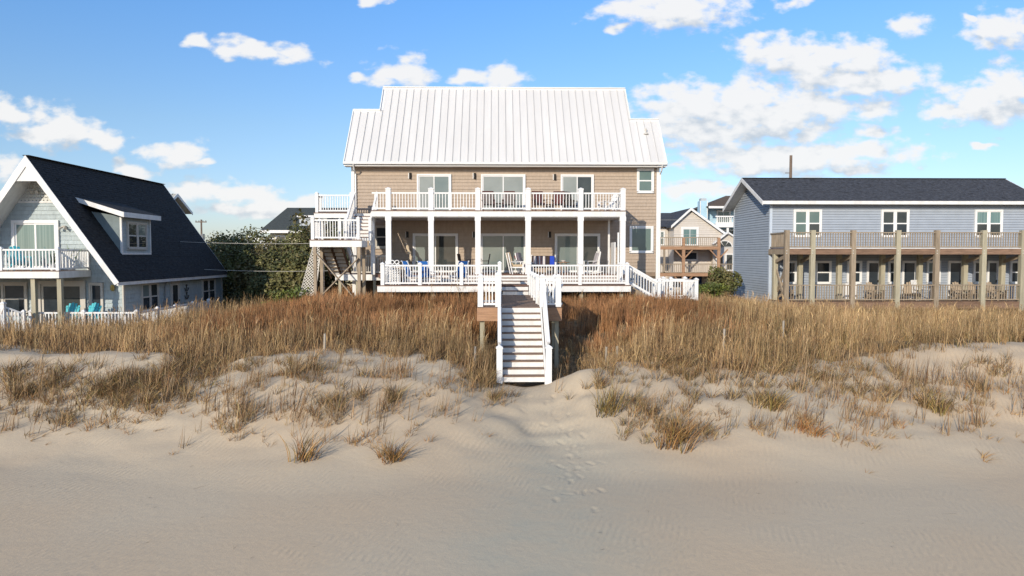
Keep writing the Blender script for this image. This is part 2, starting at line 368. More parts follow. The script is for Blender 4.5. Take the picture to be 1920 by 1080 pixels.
def p_oats(n=11, h=.85, cols=(GOLD, GOLD, TAN, BROWN), stalks=4):
    p = Proto()
    for i in range(n):
        r = .20 * math.sqrt(GR.rand()); a = GR.rand() * 6.28
        hh = h * (.35 + .65 * GR.rand())
        p.add(blade(hh, .017, .06 + .42 * GR.rand() ** 2, GR.rand() * 6.28, .1 + .9 * GR.rand(), 3, r * math.cos(a), r * math.sin(a)), jit(cols[GR.randint(len(cols))]))
    for i in range(stalks):
        r = .15 * GR.rand(); a = GR.rand() * 6.28; hh = h * (1.05 + .35 * GR.rand()); la = .03 + .10 * GR.rand(); az = GR.rand() * 6.28
        c = jit(((.43, .31, .165), (.36, .24, .12), (.26, .165, .085))[GR.randint(3)], .15)
        x0, y0 = r * math.cos(a), r * math.sin(a)
        p.add(blade(hh, .016, la, az, .06, 2, x0, y0), c)
        if GR.rand() < .4:
            tip = np.array([x0 + math.cos(az) * math.sin(la) * hh * .78, y0 + math.sin(az) * math.sin(la) * hh * .78, hh * .78])
            for q in range(2):
                v, f, t = blade(hh * .24, .017, la + .15, az + .7 * (q - .5), .7, 2); p.add((v + tip, f, t * .3 + .7), c)
    return p.done()
def p_bushy(n=24, h=.82, spread=.62, cols=(OLIVE, GOLD, TAN, BROWN, (.105, .075, .04)), w=.018):
    p = Proto()
    for i in range(n):
        r = .16 * math.sqrt(GR.rand()); a = GR.rand() * 6.28
        hh = h * (.5 + .6 * GR.rand())
        az = a + (GR.rand() - .5) * 1.6
        p.add(blade(hh, w, .1 + spread * .75 * GR.rand(), az, .4 + 1.2 * GR.rand(), 4, r * math.cos(a), r * math.sin(a)), jit(cols[GR.randint(len(cols))]))
    return p.done()
def p_stalk(n=4, h=.92, cols=(GREY, BROWN, (.25, .17, .10))):
    p = Proto()
    for i in range(n):
        r = .18 * math.sqrt(GR.rand()); a = GR.rand() * 6.28
        p.add(blade(h * (.45 + .6 * GR.rand()), .022, .04 + .22 * GR.rand() ** 2, GR.rand() * 6.28, .15 * GR.rand(), 2, r * math.cos(a), r * math.sin(a)), jit(cols[GR.randint(len(cols))]))
    for i in range(4):
        a = GR.rand() * 6.28
        p.add(blade(.18 + .22 * GR.rand(), .02, .6 + .6 * GR.rand(), a, .7, 3), jit((GOLD, TAN)[GR.randint(2)]))
    return p.done()
def p_wisp(n=9, h=.45):
    p = Proto()
    for i in range(n):
        a = .35 + (GR.rand() - .5) * 2.4
        p.add(blade(h * (.4 + .9 * GR.rand()), .018, .65 + .45 * GR.rand(), a, .5 + .5 * GR.rand(), 4, .1 * (GR.rand() - .5), .1 * (GR.rand() - .5)), jit((GOLD, TAN, (.24, .14, .08))[GR.randint(3)]))
    return p.done()
def p_blue(n=22, h=.75):
    p = Proto()
    for i in range(n):
        r = .20 * math.sqrt(GR.rand()); a = GR.rand() * 6.28
        p.add(blade(h * (.55 + .5 * GR.rand()), .020, .03 + .20 * GR.rand(), GR.rand() * 6.28, .25 * GR.rand(), 3, r * math.cos(a), r * math.sin(a)), jit((RUST, RUST, (.33, .17, .075), BROWN)[GR.randint(4)]))
    return p.done()
def scatter_mesh(name, pts, protos, label=None, kind='stuff', parent=None, recentre=False):
    """pts: list of (x, y, z, rot, scale, scale_z, tilt, proto_index, tintmul(3))"""
    V, F, C = [], [], []; n = 0
    for (x, y, z, r, s, sz, tl, pi, tm) in pts:
        p = protos[pi]
        c, q = math.cos(r) * s, math.sin(r) * s
        v = p.v
        vx = v[:, 0] * c - v[:, 1] * q + x + tl[0] * v[:, 2] * sz; vy = v[:, 0] * q + v[:, 1] * c + y + tl[1] * v[:, 2] * sz; vz = v[:, 2] * sz + z - .02
        V.append(np.stack([vx, vy, vz], 1)); F.append(p.f + n); n += len(v)
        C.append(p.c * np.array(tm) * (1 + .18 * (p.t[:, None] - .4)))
    V = np.concatenate(V); F = np.concatenate(F); C = np.concatenate(C)
    c0 = np.array([0., 0, 0])
    if recentre:
        c0 = np.array([pts[0][0], pts[0][1], pts[0][2]]); V = V - c0
    me = bpy.data.meshes.new(name)
    me.vertices.add(len(V)); me.vertices.foreach_set('co', V.astype(np.float32).ravel())
    me.loops.add(F.size); me.loops.foreach_set('vertex_index', F.astype(np.int32).ravel())
    me.polygons.add(len(F)); me.polygons.foreach_set('loop_start', np.arange(0, F.size, 3, dtype=np.int32))
    me.update(calc_edges=True)
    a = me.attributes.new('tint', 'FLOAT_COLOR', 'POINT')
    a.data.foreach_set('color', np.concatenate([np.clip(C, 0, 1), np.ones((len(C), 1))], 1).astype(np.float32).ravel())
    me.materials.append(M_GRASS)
    o = bpy.data.objects.new(name, me); COL.objects.link(o); o.location = c0
    if kind: o['kind'] = kind
    if label: o['label'] = label
    return o
OATS = [p_oats() for i in range(5)]; OATS_B = [p_oats(14, .8, (BROWN, GOLD, GOLD, (.13, .08, .05)), 1) for i in range(4)]
OATS_G = [p_oats(15, .75, (OLIVE, TAN, GOLD, BROWN), 2) for i in range(4)]
BLUE = [p_blue() for i in range(5)]
BUSHY = [p_bushy() for i in range(6)]; STALK = [p_stalk() for i in range(7)]; WISP = [p_wisp() for i in range(6)]
SHORT = [p_bushy(18, .42, 1.0, (TAN, GOLD, (.29, .15, .06), GREY)) for i in range(5)]
def tm(a=.2, b=1.0):
    k = b * (1 + a * (GR.rand() * 2 - 1)); return (k, k * (1 + .05 * (GR.rand() - .5)), k * (1 + .12 * (GR.rand() - .5)))
def inb(x, y, a, b, c, d): return (x > a) & (x < b) & (y > c) & (y < d)
def blocked(x, y):
    return (inb(x, y, -.1, 1.8, 22, 33) | inb(x, y, -.8, 2.4, 25.3, 27.4) | inb(x, y, -8.3, 9.3, 36, 99) | inb(x, y, -27, -17, 33.3, 99)
            | inb(x, y, 15.7, 33, 39.2, 99) | inb(x, y, -9.6, -6.2, 35.5, 40) | inb(x, y, 7.4, 9.8, 34.2, 37))
def build_field():
    n = 23500
    x = GR.uniform(-31, 40, n); y = 22.4 + (47 - 22.4) * GR.rand(n) ** 1.25
    ok = (np.abs(x) < y * .78 + 5) & ~blocked(x, y)
    fb = field_boundary(x)
    pr = np.clip((y - fb + 1.1) / 2.6, 0, 1) ** 1.3 * np.where(y < 32, 1, .75)
    # sandy windows in the field on the right, and the bare hollow beside the stairs
    pr *= 1 - .95 * np.exp(-((x - 2.6) / .75) ** 2 - ((y - 23.6) / 1.2) ** 2)
    pr *= np.where((x > 9) & (y < 29) & (vnoise(x * .9, y * .7) > .22), .15, 1)
    ok &= GR.rand(n) < pr
    fbo = fb[ok]; x = x[ok]; y = y[ok]; z = ground_z(x, y, False)
    zones = {'tall_dune_grass': [], 'rust_bunch_grass': [], 'mixed_dune_grass': []}
    P = {'tall_dune_grass': OATS + OATS_B, 'rust_bunch_grass': BLUE, 'mixed_dune_grass': OATS_G + OATS}
    for i in range(len(x)):
        xx, yy, zz = x[i], y[i], z[i]
        ru = _sm((yy - 25.3 - 1.5 * vnoise(xx * .3, yy * .3)) / 3.5) * _sm((xx + 15) / 5) * (1 - _sm((xx - 7) / 5)) * .93
        s = (.85 + .4 * GR.rand()) * float(1 - .3 * np.exp(-((xx - 3.6) / 1.5) ** 2 - ((yy - 27) / 2.5) ** 2))
        clump = 1 + .36 * 2 * vnoise(np.array(xx * .8 + 40), np.array(yy * .8))
        tone = float(1 + .7 * vnoise(np.array(xx * .5 + 20), np.array(yy * .9)) + .5 * vnoise(np.array(xx * 2.1 + 20), np.array(yy * 2.1)))
        tl = (.05 + .08 * (GR.rand() - .5), .03)
        if GR.rand() < ru:
            zones['rust_bunch_grass'].append((xx, yy, zz, GR.rand() * 6.28, s, .84 * s * clump, tl, GR.randint(5), tm(.2, tone)))
        elif xx > 8.5 + 2 * (GR.rand() - .5):
            hh = .85 if yy < 32 else (.62 if yy < 36.5 else .42)
            zones['mixed_dune_grass'].append((xx, yy, zz, GR.rand() * 6.28, s, hh * s * clump, tl, GR.randint(9), tm(.2, tone * 1.0)))
        else:
            k = 5 + GR.randint(4) if GR.rand() < (.45 if xx < -4 else .25) else GR.randint(5)
            zones['tall_dune_grass'].append((xx, yy, zz, GR.rand() * 6.28, s, s * .9 * clump * float(np.clip(.5 + .28 * (yy - fbo[i] + .6), .5, .92)), tl, k, tm(.2, tone)))
    L = {'tall_dune_grass': 'tall golden sea oats along the crest of the dune', 'rust_bunch_grass': 'rust coloured bunch grass in front of the tan house',
         'mixed_dune_grass': 'tan and olive dune grass in front of the blue house'}
    for k, p in zones.items():
        scatter_mesh(k, p, P[k], L[k])
build_field()

PATCH = [(-14.06,21.65,1.22,.78,30,0),(-13.74,20.66,.91,.71,30,0),(-13.35,19.82,.56,.42,8,2),(-12.36,21.17,.86,.86,25,1),(-11.37,20.78,1.75,.64,60,0),(-10.58,21.38,1.21,.81,45,0),(-10.03,22.28,.87,1.23,40,0),(-9.62,20.66,.86,.68,10,0),(-8.7,22.7,1.23,1.27,30,0),(-11.95,19.67,.38,.27,5,0),(-9.66,19.76,.47,.45,6,2),(-7.21,19.52,.55,.67,12,1),(-6.45,18.98,.58,.39,16,0),(-7.16,20.66,.82,1.08,12,1),(-6.24,21.2,.65,.94,10,0),(-5.45,21.86,.48,1.1,8,0),(-4.55,20.72,.65,.92,18,0),(-4.07,19.88,.28,.48,6,0),(-4.55,19.34,.37,.54,16,0),(-4.14,18.77,.29,.24,8,0),(-5.55,19.85,.75,1.02,10,1),(-5.79,19.13,.6,.42,8,1),(-3.16,21.83,.34,1.2,16,1),(-2.96,19.94,.21,.35,10,0),(-3.63,19.07,.73,.84,12,1),(-2.64,20.36,1.18,1.38,12,1),(-1.3,21.02,.93,.95,22,1),(-.52,21.38,.65,1.04,14,0),(.0,21.9,.5,.8,22,0),(-.9,22.97,1.05,1.0,26,0),(-.5,22.9,.3,.7,20,0),(3.83,20.39,.64,.72,12,1),(4.4,21.68,1.33,.88,40,0),(6.01,22.76,1.11,.68,36,0),(4.04,19.88,.38,.53,14,0),(4.72,19.55,.89,1.01,25,2),(4.37,18.65,.76,.46,32,0),(6.4,21.17,.76,.99,24,0),(8.92,22.64,.88,1.08,22,0),(7.62,22.4,.67,.91,18,0),(6.06,19.52,.73,.64,8,2),(7.71,19.91,.53,.54,14,0),(6.69,18.74,.4,.38,6,2),(8.43,18.77,.57,.48,20,2),(9.41,19.61,1.06,.93,18,1),(10.48,20.54,.97,.92,18,1),(10.49,21.56,.62,.65,14,0),(11.45,20.57,.48,.78,14,0),(12.38,20.,.54,.54,14,0),(11.1,19.37,.67,.53,10,2),(12.74,21.71,.94,.6,20,1),(13.78,21.23,1.07,.95,20,1),(15.17,21.32,.83,.9,24,1),(15.39,20.72,.58,.56,12,1),(16.2,22.31,.78,.36,18,0),(10.36,18.05,.56,.27,6,3),(9.69,22.01,.97,.63,22,0),(11.97,22.16,1.31,.72,24,0),(8.86,17.57,.7,.27,8,3),(-11.91,18.89,.93,.35,5,3)]
PATCH += [(-5.2,18.4,1.3,.8,10,1),(-3.6,17.9,1.2,.7,9,2),(-6.8,18.3,.9,.6,9,2),(-1.9,19.3,1.1,.8,10,1),(-4.6,21.9,1.8,.9,16,1),(-6.6,22.2,1.2,.7,12,0),(-8.2,20.3,1.0,.9,14,1),(-12.9,19.4,1.4,.6,12,1),(-14.4,19.6,.9,.6,12,2),(-10.6,19.6,1.3,.5,12,2),(5.3,18.3,1.1,.5,10,2),(7.2,18.5,1.2,.6,12,1),(8.9,18.4,1.4,.7,16,2),(9.9,19.0,1.5,.8,16,1),(11.6,18.6,1.3,.6,12,2),(12.9,19.3,1.2,.7,14,1),(14.2,19.8,1.2,.7,14,1),(15.4,19.8,1.0,.7,10,2),(13.4,18.1,1.2,.4,8,3),(5.4,20.6,1.3,.9,24,0),(8.5,20.9,1.4,.9,22,0),(13.5,20.6,1.5,.8,24,0),(3.4,21.3,.5,.6,12,0)]
def build_dune_tufts():
    pts = []; PR = BUSHY + STALK + SHORT + WISP
    for (cx, cy, rx, ry, n, t) in PATCH:
        for i in range(int(n * ((2.3 if cx < -8 else 1.7) if t == 0 else ((2.6 if t == 1 else 1.5) * (1 if cx < 4 else .72))))):
            x = cx + rx * .68 * GR.randn(); y = cy + ry * .66 * GR.randn()
            if vnoise(np.array(x * 1.3 + 77), np.array(y * 1.3)) < -.12 and GR.rand() < .75: continue
            if -.15 < x < 1.8 and 21.6 < y < 27: continue
            z = float(ground_z(np.array([x]), np.array([y]), False)[0])
            u = GR.rand()
            if t == 0: k = GR.randint(6) if u < .62 else (6 + GR.randint(7) if u < .85 else 13 + GR.randint(5))
            elif t == 1: k = 6 + GR.randint(7) if u < .7 else 13 + GR.randint(5)
            elif t == 2: k = 13 + GR.randint(5) if u < .7 else 6 + GR.randint(7)
            else: k = 18 + GR.randint(6)
            s = .55 + .55 * GR.rand()
            pts.append((x, y, z, GR.rand() * 6.28 if t != 3 else GR.randn() * .4, s, s * (.75 if k < 6 else 1), (.10 + .10 * GR.rand(), .04), k, tm(.25, 1.12)))
    scatter_mesh('sparse_dune_grass', pts, PR, 'scattered grass and dry stalks on the sandy dune face')
build_dune_tufts()
TUFTS = [((-4.84, 16.95), 'tall leaning golden tuft alone at the foot of the left dune', 3, 1.25, .75), ((-2.52, 16.95), 'wide windblown tuft lying low at the dune foot left of the footprints', 6, 1.1, .5),
         ((-3.21, 17.7), 'upright spiky tuft just above the wide windblown tuft', 3, 1.0, .75), ((-.24, 18.5), 'small wispy tuft on bare sand below the foot of the stairs', 2, .9, .4),
         ((3.08, 19.55), 'dense olive green tuft on the sand lip right of the footprints', 5, 1.1, 1.0), ((4.66, 17.9), 'bushy golden tuft at the lowest edge of the dune right of the footprints', 6, 1.2, .75),
         ((8.07, 18.2), 'reddish brown bushy tuft on the right dune face', 6, 1.15, .9), ((11.69, 17.0), 'thin windblown wisps alone on smooth sand at the lower right', 3, 1.2, .5),
         ((8.89, 16.0), 'tiny flattened wisp lowest on the sand at the right', 1, .9, .35), ((7.57, 19.7), 'rounded olive tuft halfway up the right dune face', 4, 1.1, .7),
         ((12.35, 19.8), 'dense dark olive tuft at the right edge of the dune grass', 4, 1.1, .75), ((-9.05, 18.9), 'single curled wisp on bare sand at the left dune foot', 1, 1.0, .5)]
for (xy, lab, n, s, h) in TUFTS:
    pts = []
    for i in range(n):
        x = xy[0] + .16 * GR.randn() * (1.6 if 'wide' in lab or 'thin' in lab else 1); y = xy[1] + .16 * GR.randn()
        z = float(ground_z(np.array([x]), np.array([y]), False)[0])
        if 'wisp' in lab: k = 6 + GR.randint(6)
        elif 'spiky' in lab or 'reddish' in lab: k = 12 + GR.randint(5)
        else: k = GR.randint(6)
        t_ = (1.12, .88, .68) if 'reddish' in lab else ((1.0, 1.05, .8) if 'olive' in lab else (1.15, 1.0, .8))
        pts.append((x, y, z, GR.rand() * 6.28 if k < 6 else GR.randn() * .5, s, s * h * 1.3, (.22, .05), k, t_))
    o = scatter_mesh('beach_grass_tuft', pts, BUSHY + WISP + SHORT, lab, None, None, True)
    o['category'] = 'grass tuft'; o['group'] = 'single grass tufts on the sand'

def beach_debris():
    pts = []
    P = Proto()
    for i in range(3): P.add(blade(.10 + .1 * GR.rand(), .016, 1.35, GR.rand() * 6.28, .3, 2), (.06, .045, .035))
    P.done(); Q = Proto(); Q.add(blade(.5, .012, 1.45, 0, .2, 4), (.20, .13, .08)); Q.done()
    for i in range(70):
        y = 11.8 + 7.5 * GR.rand(); x = GR.uniform(-.68, .72) * y
        z = float(ground_z(np.array([x]), np.array([y]), False)[0])
        k = 1 if GR.rand() < .2 else 0
        pts.append((x, y, z + .03, GR.rand() * 6.28, .35 + .5 * GR.rand(), .5, (0, 0), k, (1, 1, 1)))
    scatter_mesh('beach_debris', pts, [P, Q], 'tiny dark twigs and straws scattered over the smooth sand')
beach_debris()
# ---------------------------------------------------------------- object helpers
WORLD = {}
class Fr:
    """local frame on a wall: a along, n outwards, z up"""
    def __init__(s, o=(0, 0, 0), a=(1, 0, 0), n=(0, -1, 0)):
        s.o = Vector(o); s.a = Vector(a); s.n = Vector(n); s.z = Vector((0, 0, 1))
    def __call__(s, a, n, z): return s.o + s.a * a + s.n * n + s.z * z
class MB:
    def __init__(s): s.v, s.f = [], []
    def hexa(s, p):
        b = len(s.v); s.v += [tuple(q) for q in p]
        s.f += [(b, b + 1, b + 2, b + 3), (b + 7, b + 6, b + 5, b + 4), (b, b + 4, b + 5, b + 1), (b + 1, b + 5, b + 6, b + 2), (b + 2, b + 6, b + 7, b + 3), (b + 3, b + 7, b + 4, b)]
        return s
    def box(s, x0, x1, y0, y1, z0, z1, fr=None):
        q = [(x0, y0, z0), (x1, y0, z0), (x1, y1, z0), (x0, y1, z0), (x0, y0, z1), (x1, y0, z1), (x1, y1, z1), (x0, y1, z1)]
        return s.hexa([fr(*p) for p in q] if fr else q)
    def beam(s, p, q, w, h, up=(0, 0, 1)):
        p = Vector(p); q = Vector(q); d = (q - p).normalized(); up = Vector(up)
        if abs(d.dot(up)) > .99: up = Vector((0, 1, 0))
        r = d.cross(up).normalized(); u = r.cross(d).normalized()
        c = []
        for e in (p, q):
            c += [e - r * w / 2 - u * h / 2, e + r * w / 2 - u * h / 2, e + r * w / 2 + u * h / 2, e - r * w / 2 + u * h / 2]
        return s.hexa(c)
    def tube(s, p, q, r0, r1=None, n=8):
        r1 = r0 if r1 is None else r1
        p = Vector(p); q = Vector(q); d = (q - p).normalized(); up = Vector((0, 0, 1)) if abs(d.z) < .95 else Vector((1, 0, 0))
        a = d.cross(up).normalized(); b_ = a.cross(d); b = len(s.v)
        for e, r in ((p, r0), (q, r1)):
            for k in range(n):
                t = 2 * math.pi * k / n; s.v.append(tuple(e + (a * math.cos(t) + b_ * math.sin(t)) * r))
        for k in range(n): s.f.append((b + k, b + (k + 1) % n, b + n + (k + 1) % n, b + n + k))
        s.f.append(tuple(b + k for k in range(n))[::-1]); s.f.append(tuple(b + n + k for k in range(n)))
        return s
    def path(s, pts, r, n=6):
        for a, b in zip(pts[:-1], pts[1:]): s.tube(a, b, r, r, n)
        return s
    def prism(s, poly, ext):
        """poly: list of points, ext: extrusion vector"""
        b = len(s.v); n = len(poly); ext = Vector(ext)
        s.v += [tuple(p) for p in poly] + [tuple(Vector(p) + ext) for p in poly]
        s.f.append(tuple(range(b, b + n))); s.f.append(tuple(range(b + 2 * n - 1, b + n - 1, -1)))
        for k in range(n): s.f.append((b + k, b + (k + 1) % n, b + n + (k + 1) % n, b + n + k))
        return s
    def lathe(s, prof, c=(0, 0, 0), n=14):
        b = len(s.v)
        for (r, z) in prof:
            for k in range(n):
                t = 2 * math.pi * k / n; s.v.append((c[0] + r * math.cos(t), c[1] + r * math.sin(t), c[2] + z))
        for i in range(len(prof) - 1):
            for k in range(n):
                s.f.append((b + i * n + k, b + i * n + (k + 1) % n, b + (i + 1) * n + (k + 1) % n, b + (i + 1) * n + k))
        s.f.append(tuple(b + k for k in range(n))[::-1]); s.f.append(tuple(b + (len(prof) - 1) * n + k for k in range(n)))
        return s
    def build(s, name, m, parent=None, bevel=0.0, smooth=False):
        V = [Vector(p) for p in s.v]
        lo = Vector([min(p[i] for p in V) for i in range(3)]); hi = Vector([max(p[i] for p in V) for i in range(3)])
        c = (lo + hi) / 2
        me = bpy.data.meshes.new(name); me.from_pydata([tuple(p - c) for p in V], [], s.f)
        bm = bmesh.new(); bm.from_mesh(me); bmesh.ops.recalc_face_normals(bm, faces=bm.faces)
        if bevel: bmesh.ops.bevel(bm, geom=bm.edges[:], offset=bevel, segments=1, affect='EDGES', clamp_overlap=True)
        bm.to_mesh(me); bm.free()
        if smooth: me.polygons.foreach_set('use_smooth', [True] * len(me.polygons))
        me.materials.append(m)
        return place(name, me, c, parent)
def place(name, me, c, parent=None):
    o = bpy.data.objects.new(name, me); COL.objects.link(o); c = Vector(c)
    if parent is not None: o.parent = parent; o.location = c - WORLD[parent.name]
    else: o.location = c
    WORLD[o.name] = c
    return o
CACHE = {}
def cbox(name, c, size, m, parent=None, bevel=0.0, seed=0):
    """one box object whose mesh data is shared by all alike boxes"""
    key = ('box', name, tuple(round(s, 4) for s in size), m.name, seed)
    if key not in CACHE:
        b = MB().box(*[k * s / 2 for s in size for k in (-1, 1)])
        o = b.build(name, m, None, bevel); CACHE[key] = o.data; bpy.data.objects.remove(o)
    return place(name, CACHE[key], c, parent)
def thing(name, label, cat, loc=(0, 0, 0), group=None):
    o = bpy.data.objects.new(name, None); COL.objects.link(o); o.location = loc; o.empty_display_size = .3
    WORLD[o.name] = Vector(loc); tag(o, label, cat, group)
    return o
def tag(o, label, cat, group=None):
    o['label'] = label; o['category'] = cat
    if group: o['group'] = group
    return o
def struct(o, label=None):
    o['kind'] = 'structure'
    if label: o['label'] = label
    return o
def stuff(o):
    o['kind'] = 'stuff'; return o
def copy_thing(r, loc, rot, label, group=None):
    def cp(o, par):
        c = o.copy(); COL.objects.link(c)
        if par is not None: c.parent = par
        for ch in o.children: cp(ch, c)
        return c
    c = cp(r, None); c.location = loc; c.rotation_euler = (0, 0, rot); c['label'] = label
    if group: c['group'] = group
    return c

# ---------------------------------------------------------------- paints and woods
WHITE = mat('white_vinyl', (.73, .725, .715), .42, .03, 2.0, bump=.04, bscale=18)
WHITE_W = mat('white_painted_wood', (.70, .69, .67), .55, .10, 4.0, stretch=(1, 1, .3), bump=.12, bscale=22)
TRIM_BEIGE = mat('beige_vinyl_trim', (.52, .49, .44), .5, .04)
SHAKE = mat('tan_shake_siding', (.39, .31, .24), .75, .08, 9.0, stretch=(1, 1, .35), bump=.35, bscale=40, rnd=.04)
METAL = mat('white_standing_seam_metal', (.615, .60, .578), .36, .05, .8, stretch=(2, .3, .3), bump=.10, bscale=1.2, rnd=.02, spec=.4)
SEAM = mat('metal_seam', (.48, .475, .47), .4, .03)
DECK = mat('red_brown_composite_deck', (.165, .088, .062), .6, .16, 5, stretch=(.25, 2, 1), bump=.15, bscale=60, rnd=.08)
DECKW = mat('weathered_tread_wood', (.19, .125, .09), .75, .2, 5, stretch=(.3, 2, 1), bump=.2, bscale=60, rnd=.1)
TREATED = mat('pale_treated_post', (.365, .33, .24), .8, .14, 4, stretch=(3, 3, .35), bump=.25, bscale=30, rnd=.08)
WOODG = mat('weathered_grey_wood', (.295, .235, .17), .85, .2, 4, stretch=(3, 3, .5), bump=.3, bscale=30, rnd=.12)
WOODB = mat('brown_weathered_beam', (.20, .125, .085), .85, .25, 4, stretch=(.5, 3, 3), bump=.3, bscale=30, rnd=.12)
FASCIAW = mat('pine_fascia_board', (.36, .21, .125), .8, .16, 4, stretch=(.4, 3, 3), bump=.25, bscale=30, rnd=.06)
SHADOWWALL = mat('crawlspace_shade', (.10, .075, .055), .95, .1)  # dark brown puts the shade under the houses into the colour
BLACK = mat('black_fixture', (.02, .018, .016), .45, .05)
BRONZE = mat('bronze_fixture', (.05, .033, .025), .45, .05)
def glass(name, col, rough=.04, tone2=None, spec=.42, scale=1.2, stretch=(1, 1, 1)):  # pale pane colours mix curtains behind with painted-in sky reflection
    m = mat(name, col, rough, .18, scale, stretch=stretch, spec=spec, col2=tone2)
    m.node_tree.nodes['Principled BSDF'].inputs['Coat Weight'].default_value = 0
    m.node_tree.nodes['Principled BSDF'].inputs['Coat Roughness'].default_value = .02
    return m
GL_GREY = glass('glass_pale_blind_and_reflection', (.23, .25, .235), .06, (.28, .30, .285))
GL_DARK = glass('dark_glass', (.030, .036, .038), .03, (.06, .068, .066))
GL_GREEN = glass('green_tinted_glass', (.105, .155, .145), .04, (.135, .185, .17))
GL_MID = glass('grey_green_glass', (.15, .19, .185), .04, (.19, .225, .215))
GL_NIGHT = glass('unlit_window_glass', (.018, .026, .035), .03, (.04, .05, .06))
GL_TEAL = glass('teal_curtain_glass', (.10, .175, .175), .05, (.19, .275, .265), scale=3, stretch=(4, 4, .02))

def wall_opening(parent, fr, a0, a1, z0, z1, kind, panes, name='window', fm=None, trim=.09, dep=.06, sash=.055):
    """window or sliding door: frame object (trim, sashes) with each pane a child of its own"""
    fm = fm or WHITE; b = MB()
    n1 = dep + .04
    b.box(a0, a1, -.02, n1, z1 - trim, z1, fr); b.box(a0, a1, -.02, n1, z0, z0 + trim * (.6 if kind == 'slider' else 1), fr)
    b.box(a0, a0 + trim, -.02, n1, z0 + trim * .6, z1 - trim, fr); b.box(a1 - trim, a1, -.02, n1, z0 + trim * .6, z1 - trim, fr)
    ia0, ia1, iz0, iz1 = a0 + trim, a1 - trim, z0 + trim * (.6 if kind == 'slider' else 1), z1 - trim
    cells = []
    am = (ia0 + ia1) / 2; zm = (iz0 + iz1) / 2
    if kind == 'slider': cells = [(ia0, am + .03, iz0, iz1, .05), (am - .03, ia1, iz0, iz1, .07)]
    elif kind == 'hung': cells = [(ia0, ia1, zm - .02, iz1, .05), (ia0, ia1, iz0, zm + .02, .068)]
    elif kind == 'twin':
        b.box(am - .05, am + .05, -.01, n1 - .005, iz0, iz1, fr)
        for (p, q) in ((ia0, am - .05), (am + .05, ia1)): cells += [(p, q, zm - .02, iz1, .05), (p, q, iz0, zm + .02, .068)]
    else: cells = [(ia0, ia1, iz0, iz1, .055)]
    for (p, q, r, t, n) in cells:
        s = sash
        b.box(p, q, n - .015, n + .018, t - s, t, fr); b.box(p, q, n - .015, n + .018, r, r + s, fr)
        b.box(p, p + s, n - .015, n + .018, r + s, t - s, fr); b.box(q - s, q, n - .015, n + .018, r + s, t - s, fr)
    o = b.build(name, fm, parent)
    for i, (p, q, r, t, n) in enumerate(cells):
        s = sash - .004
        MB().box(p + s, q - s, n - .004, n + .006, r + s, t - s, fr).build('pane', panes[i % len(panes)], o)
    return o
def bal_mesh(w, h, m): return ('baluster', (w, w, h), m)
def railing(parent, p, q, h=.92, m=None, lo=.10, bal=.035, step=.125, rail=(.06, .075), skip0=.0, skip1=.0, name='railing'):
    """rails between two points (floor level), every baluster a child"""
    m = m or WHITE; p = Vector(p); q = Vector(q); d = q - p; L = d.length; dh = Vector((d.x, d.y, 0)); Lh = dh.length
    b = MB(); uz = Vector((0, 0, 1))
    b.beam(p + uz * h, q + uz * h, rail[0] * 1.25, rail[1]); b.beam(p + uz * lo, q + uz * lo, rail[0], rail[1])
    o = b.build(name, m, parent)
    n = max(1, int(round((Lh) / step)))
    z0 = lo + rail[1] / 2 - .01; z1 = h - rail[1] / 2 + .01
    for i in range(1, n):
        t = i / n; c = p + d * t
        cbox('baluster', (c.x, c.y, c.z + (z0 + z1) / 2), (bal, bal, z1 - z0), m, o)
    return o
def post(parent, x, y, z, h=1.1, w=.14, m=None, cap=True, name='railing_post'):
    m = m or WHITE; key = ('post', w, h, m.name, cap)
    if key not in CACHE:
        b = MB().box(-w / 2, w / 2, -w / 2, w / 2, 0, h)
        if cap:
            b.box(-w / 2 - .02, w / 2 + .02, -w / 2 - .02, w / 2 + .02, h - .06, h - .025)
            e = w / 2 + .02; t = .02
            b.hexa([(-e, -e, h - .02), (e, -e, h - .02), (e, e, h - .02), (-e, e, h - .02), (-t, -t, h + .05), (t, -t, h + .05), (t, t, h + .05), (-t, t, h + .05)])
        c = Vector((0, 0, (h + (.05 if cap else 0)) / 2))
        me = bpy.data.meshes.new(name); me.from_pydata([tuple(Vector(v) - c) for v in b.v], [], b.f)
        bm = bmesh.new(); bm.from_mesh(me); bmesh.ops.recalc_face_normals(bm, faces=bm.faces); bm.to_mesh(me); bm.free(); me.materials.append(m)
        CACHE[key] = (me, c)
    me, c = CACHE[key]
    return place(name, me, Vector((x, y, z)) + c, parent)
def shingle_courses(parent, fr, a0, a1, z0, z1, dz, m, name='shingle_course', wmin=.14, wmax=.32, gap=.016, thick=.034, pad=.004, clip=None):
    """each course is one part made of separate shakes of uneven width and depth"""
    z = z0; rs = random.Random(int((a0 + z0) * 91) + 5)
    while z < z1 - .02:
        zt = min(z + dz, z1); b = MB(); e0, e1 = (a0, a1) if clip is None else clip(z + .3 * dz)
        if e1 - e0 < .1: break
        a = e0
        while a < e1 - .01:
            w = min(rs.uniform(wmin, wmax), e1 - a); zg = z + gap
            if e1 - a - w < .08: w = e1 - a
            t = thick * (rs.uniform(.8, 1.2) if wmin < .13 else rs.uniform(.94, 1.06)); dzl = rs.uniform(0, .006 if wmin < .13 else .0015)
            g = .0018 if wmin < .13 else .0008
            q = [(a + g, 0, zg - dzl), (a + w - g, 0, zg - dzl), (a + w - g, t, zg - dzl), (a + g, t, zg - dzl), (a + g, 0, zt + .01), (a + w - g, 0, zt + .01), (a + w - g, pad, zt + .01), (a + g, pad, zt + .01)]
            b.hexa([fr(*p) for p in q]); a += w
        b.build(name, m, parent); z += dz
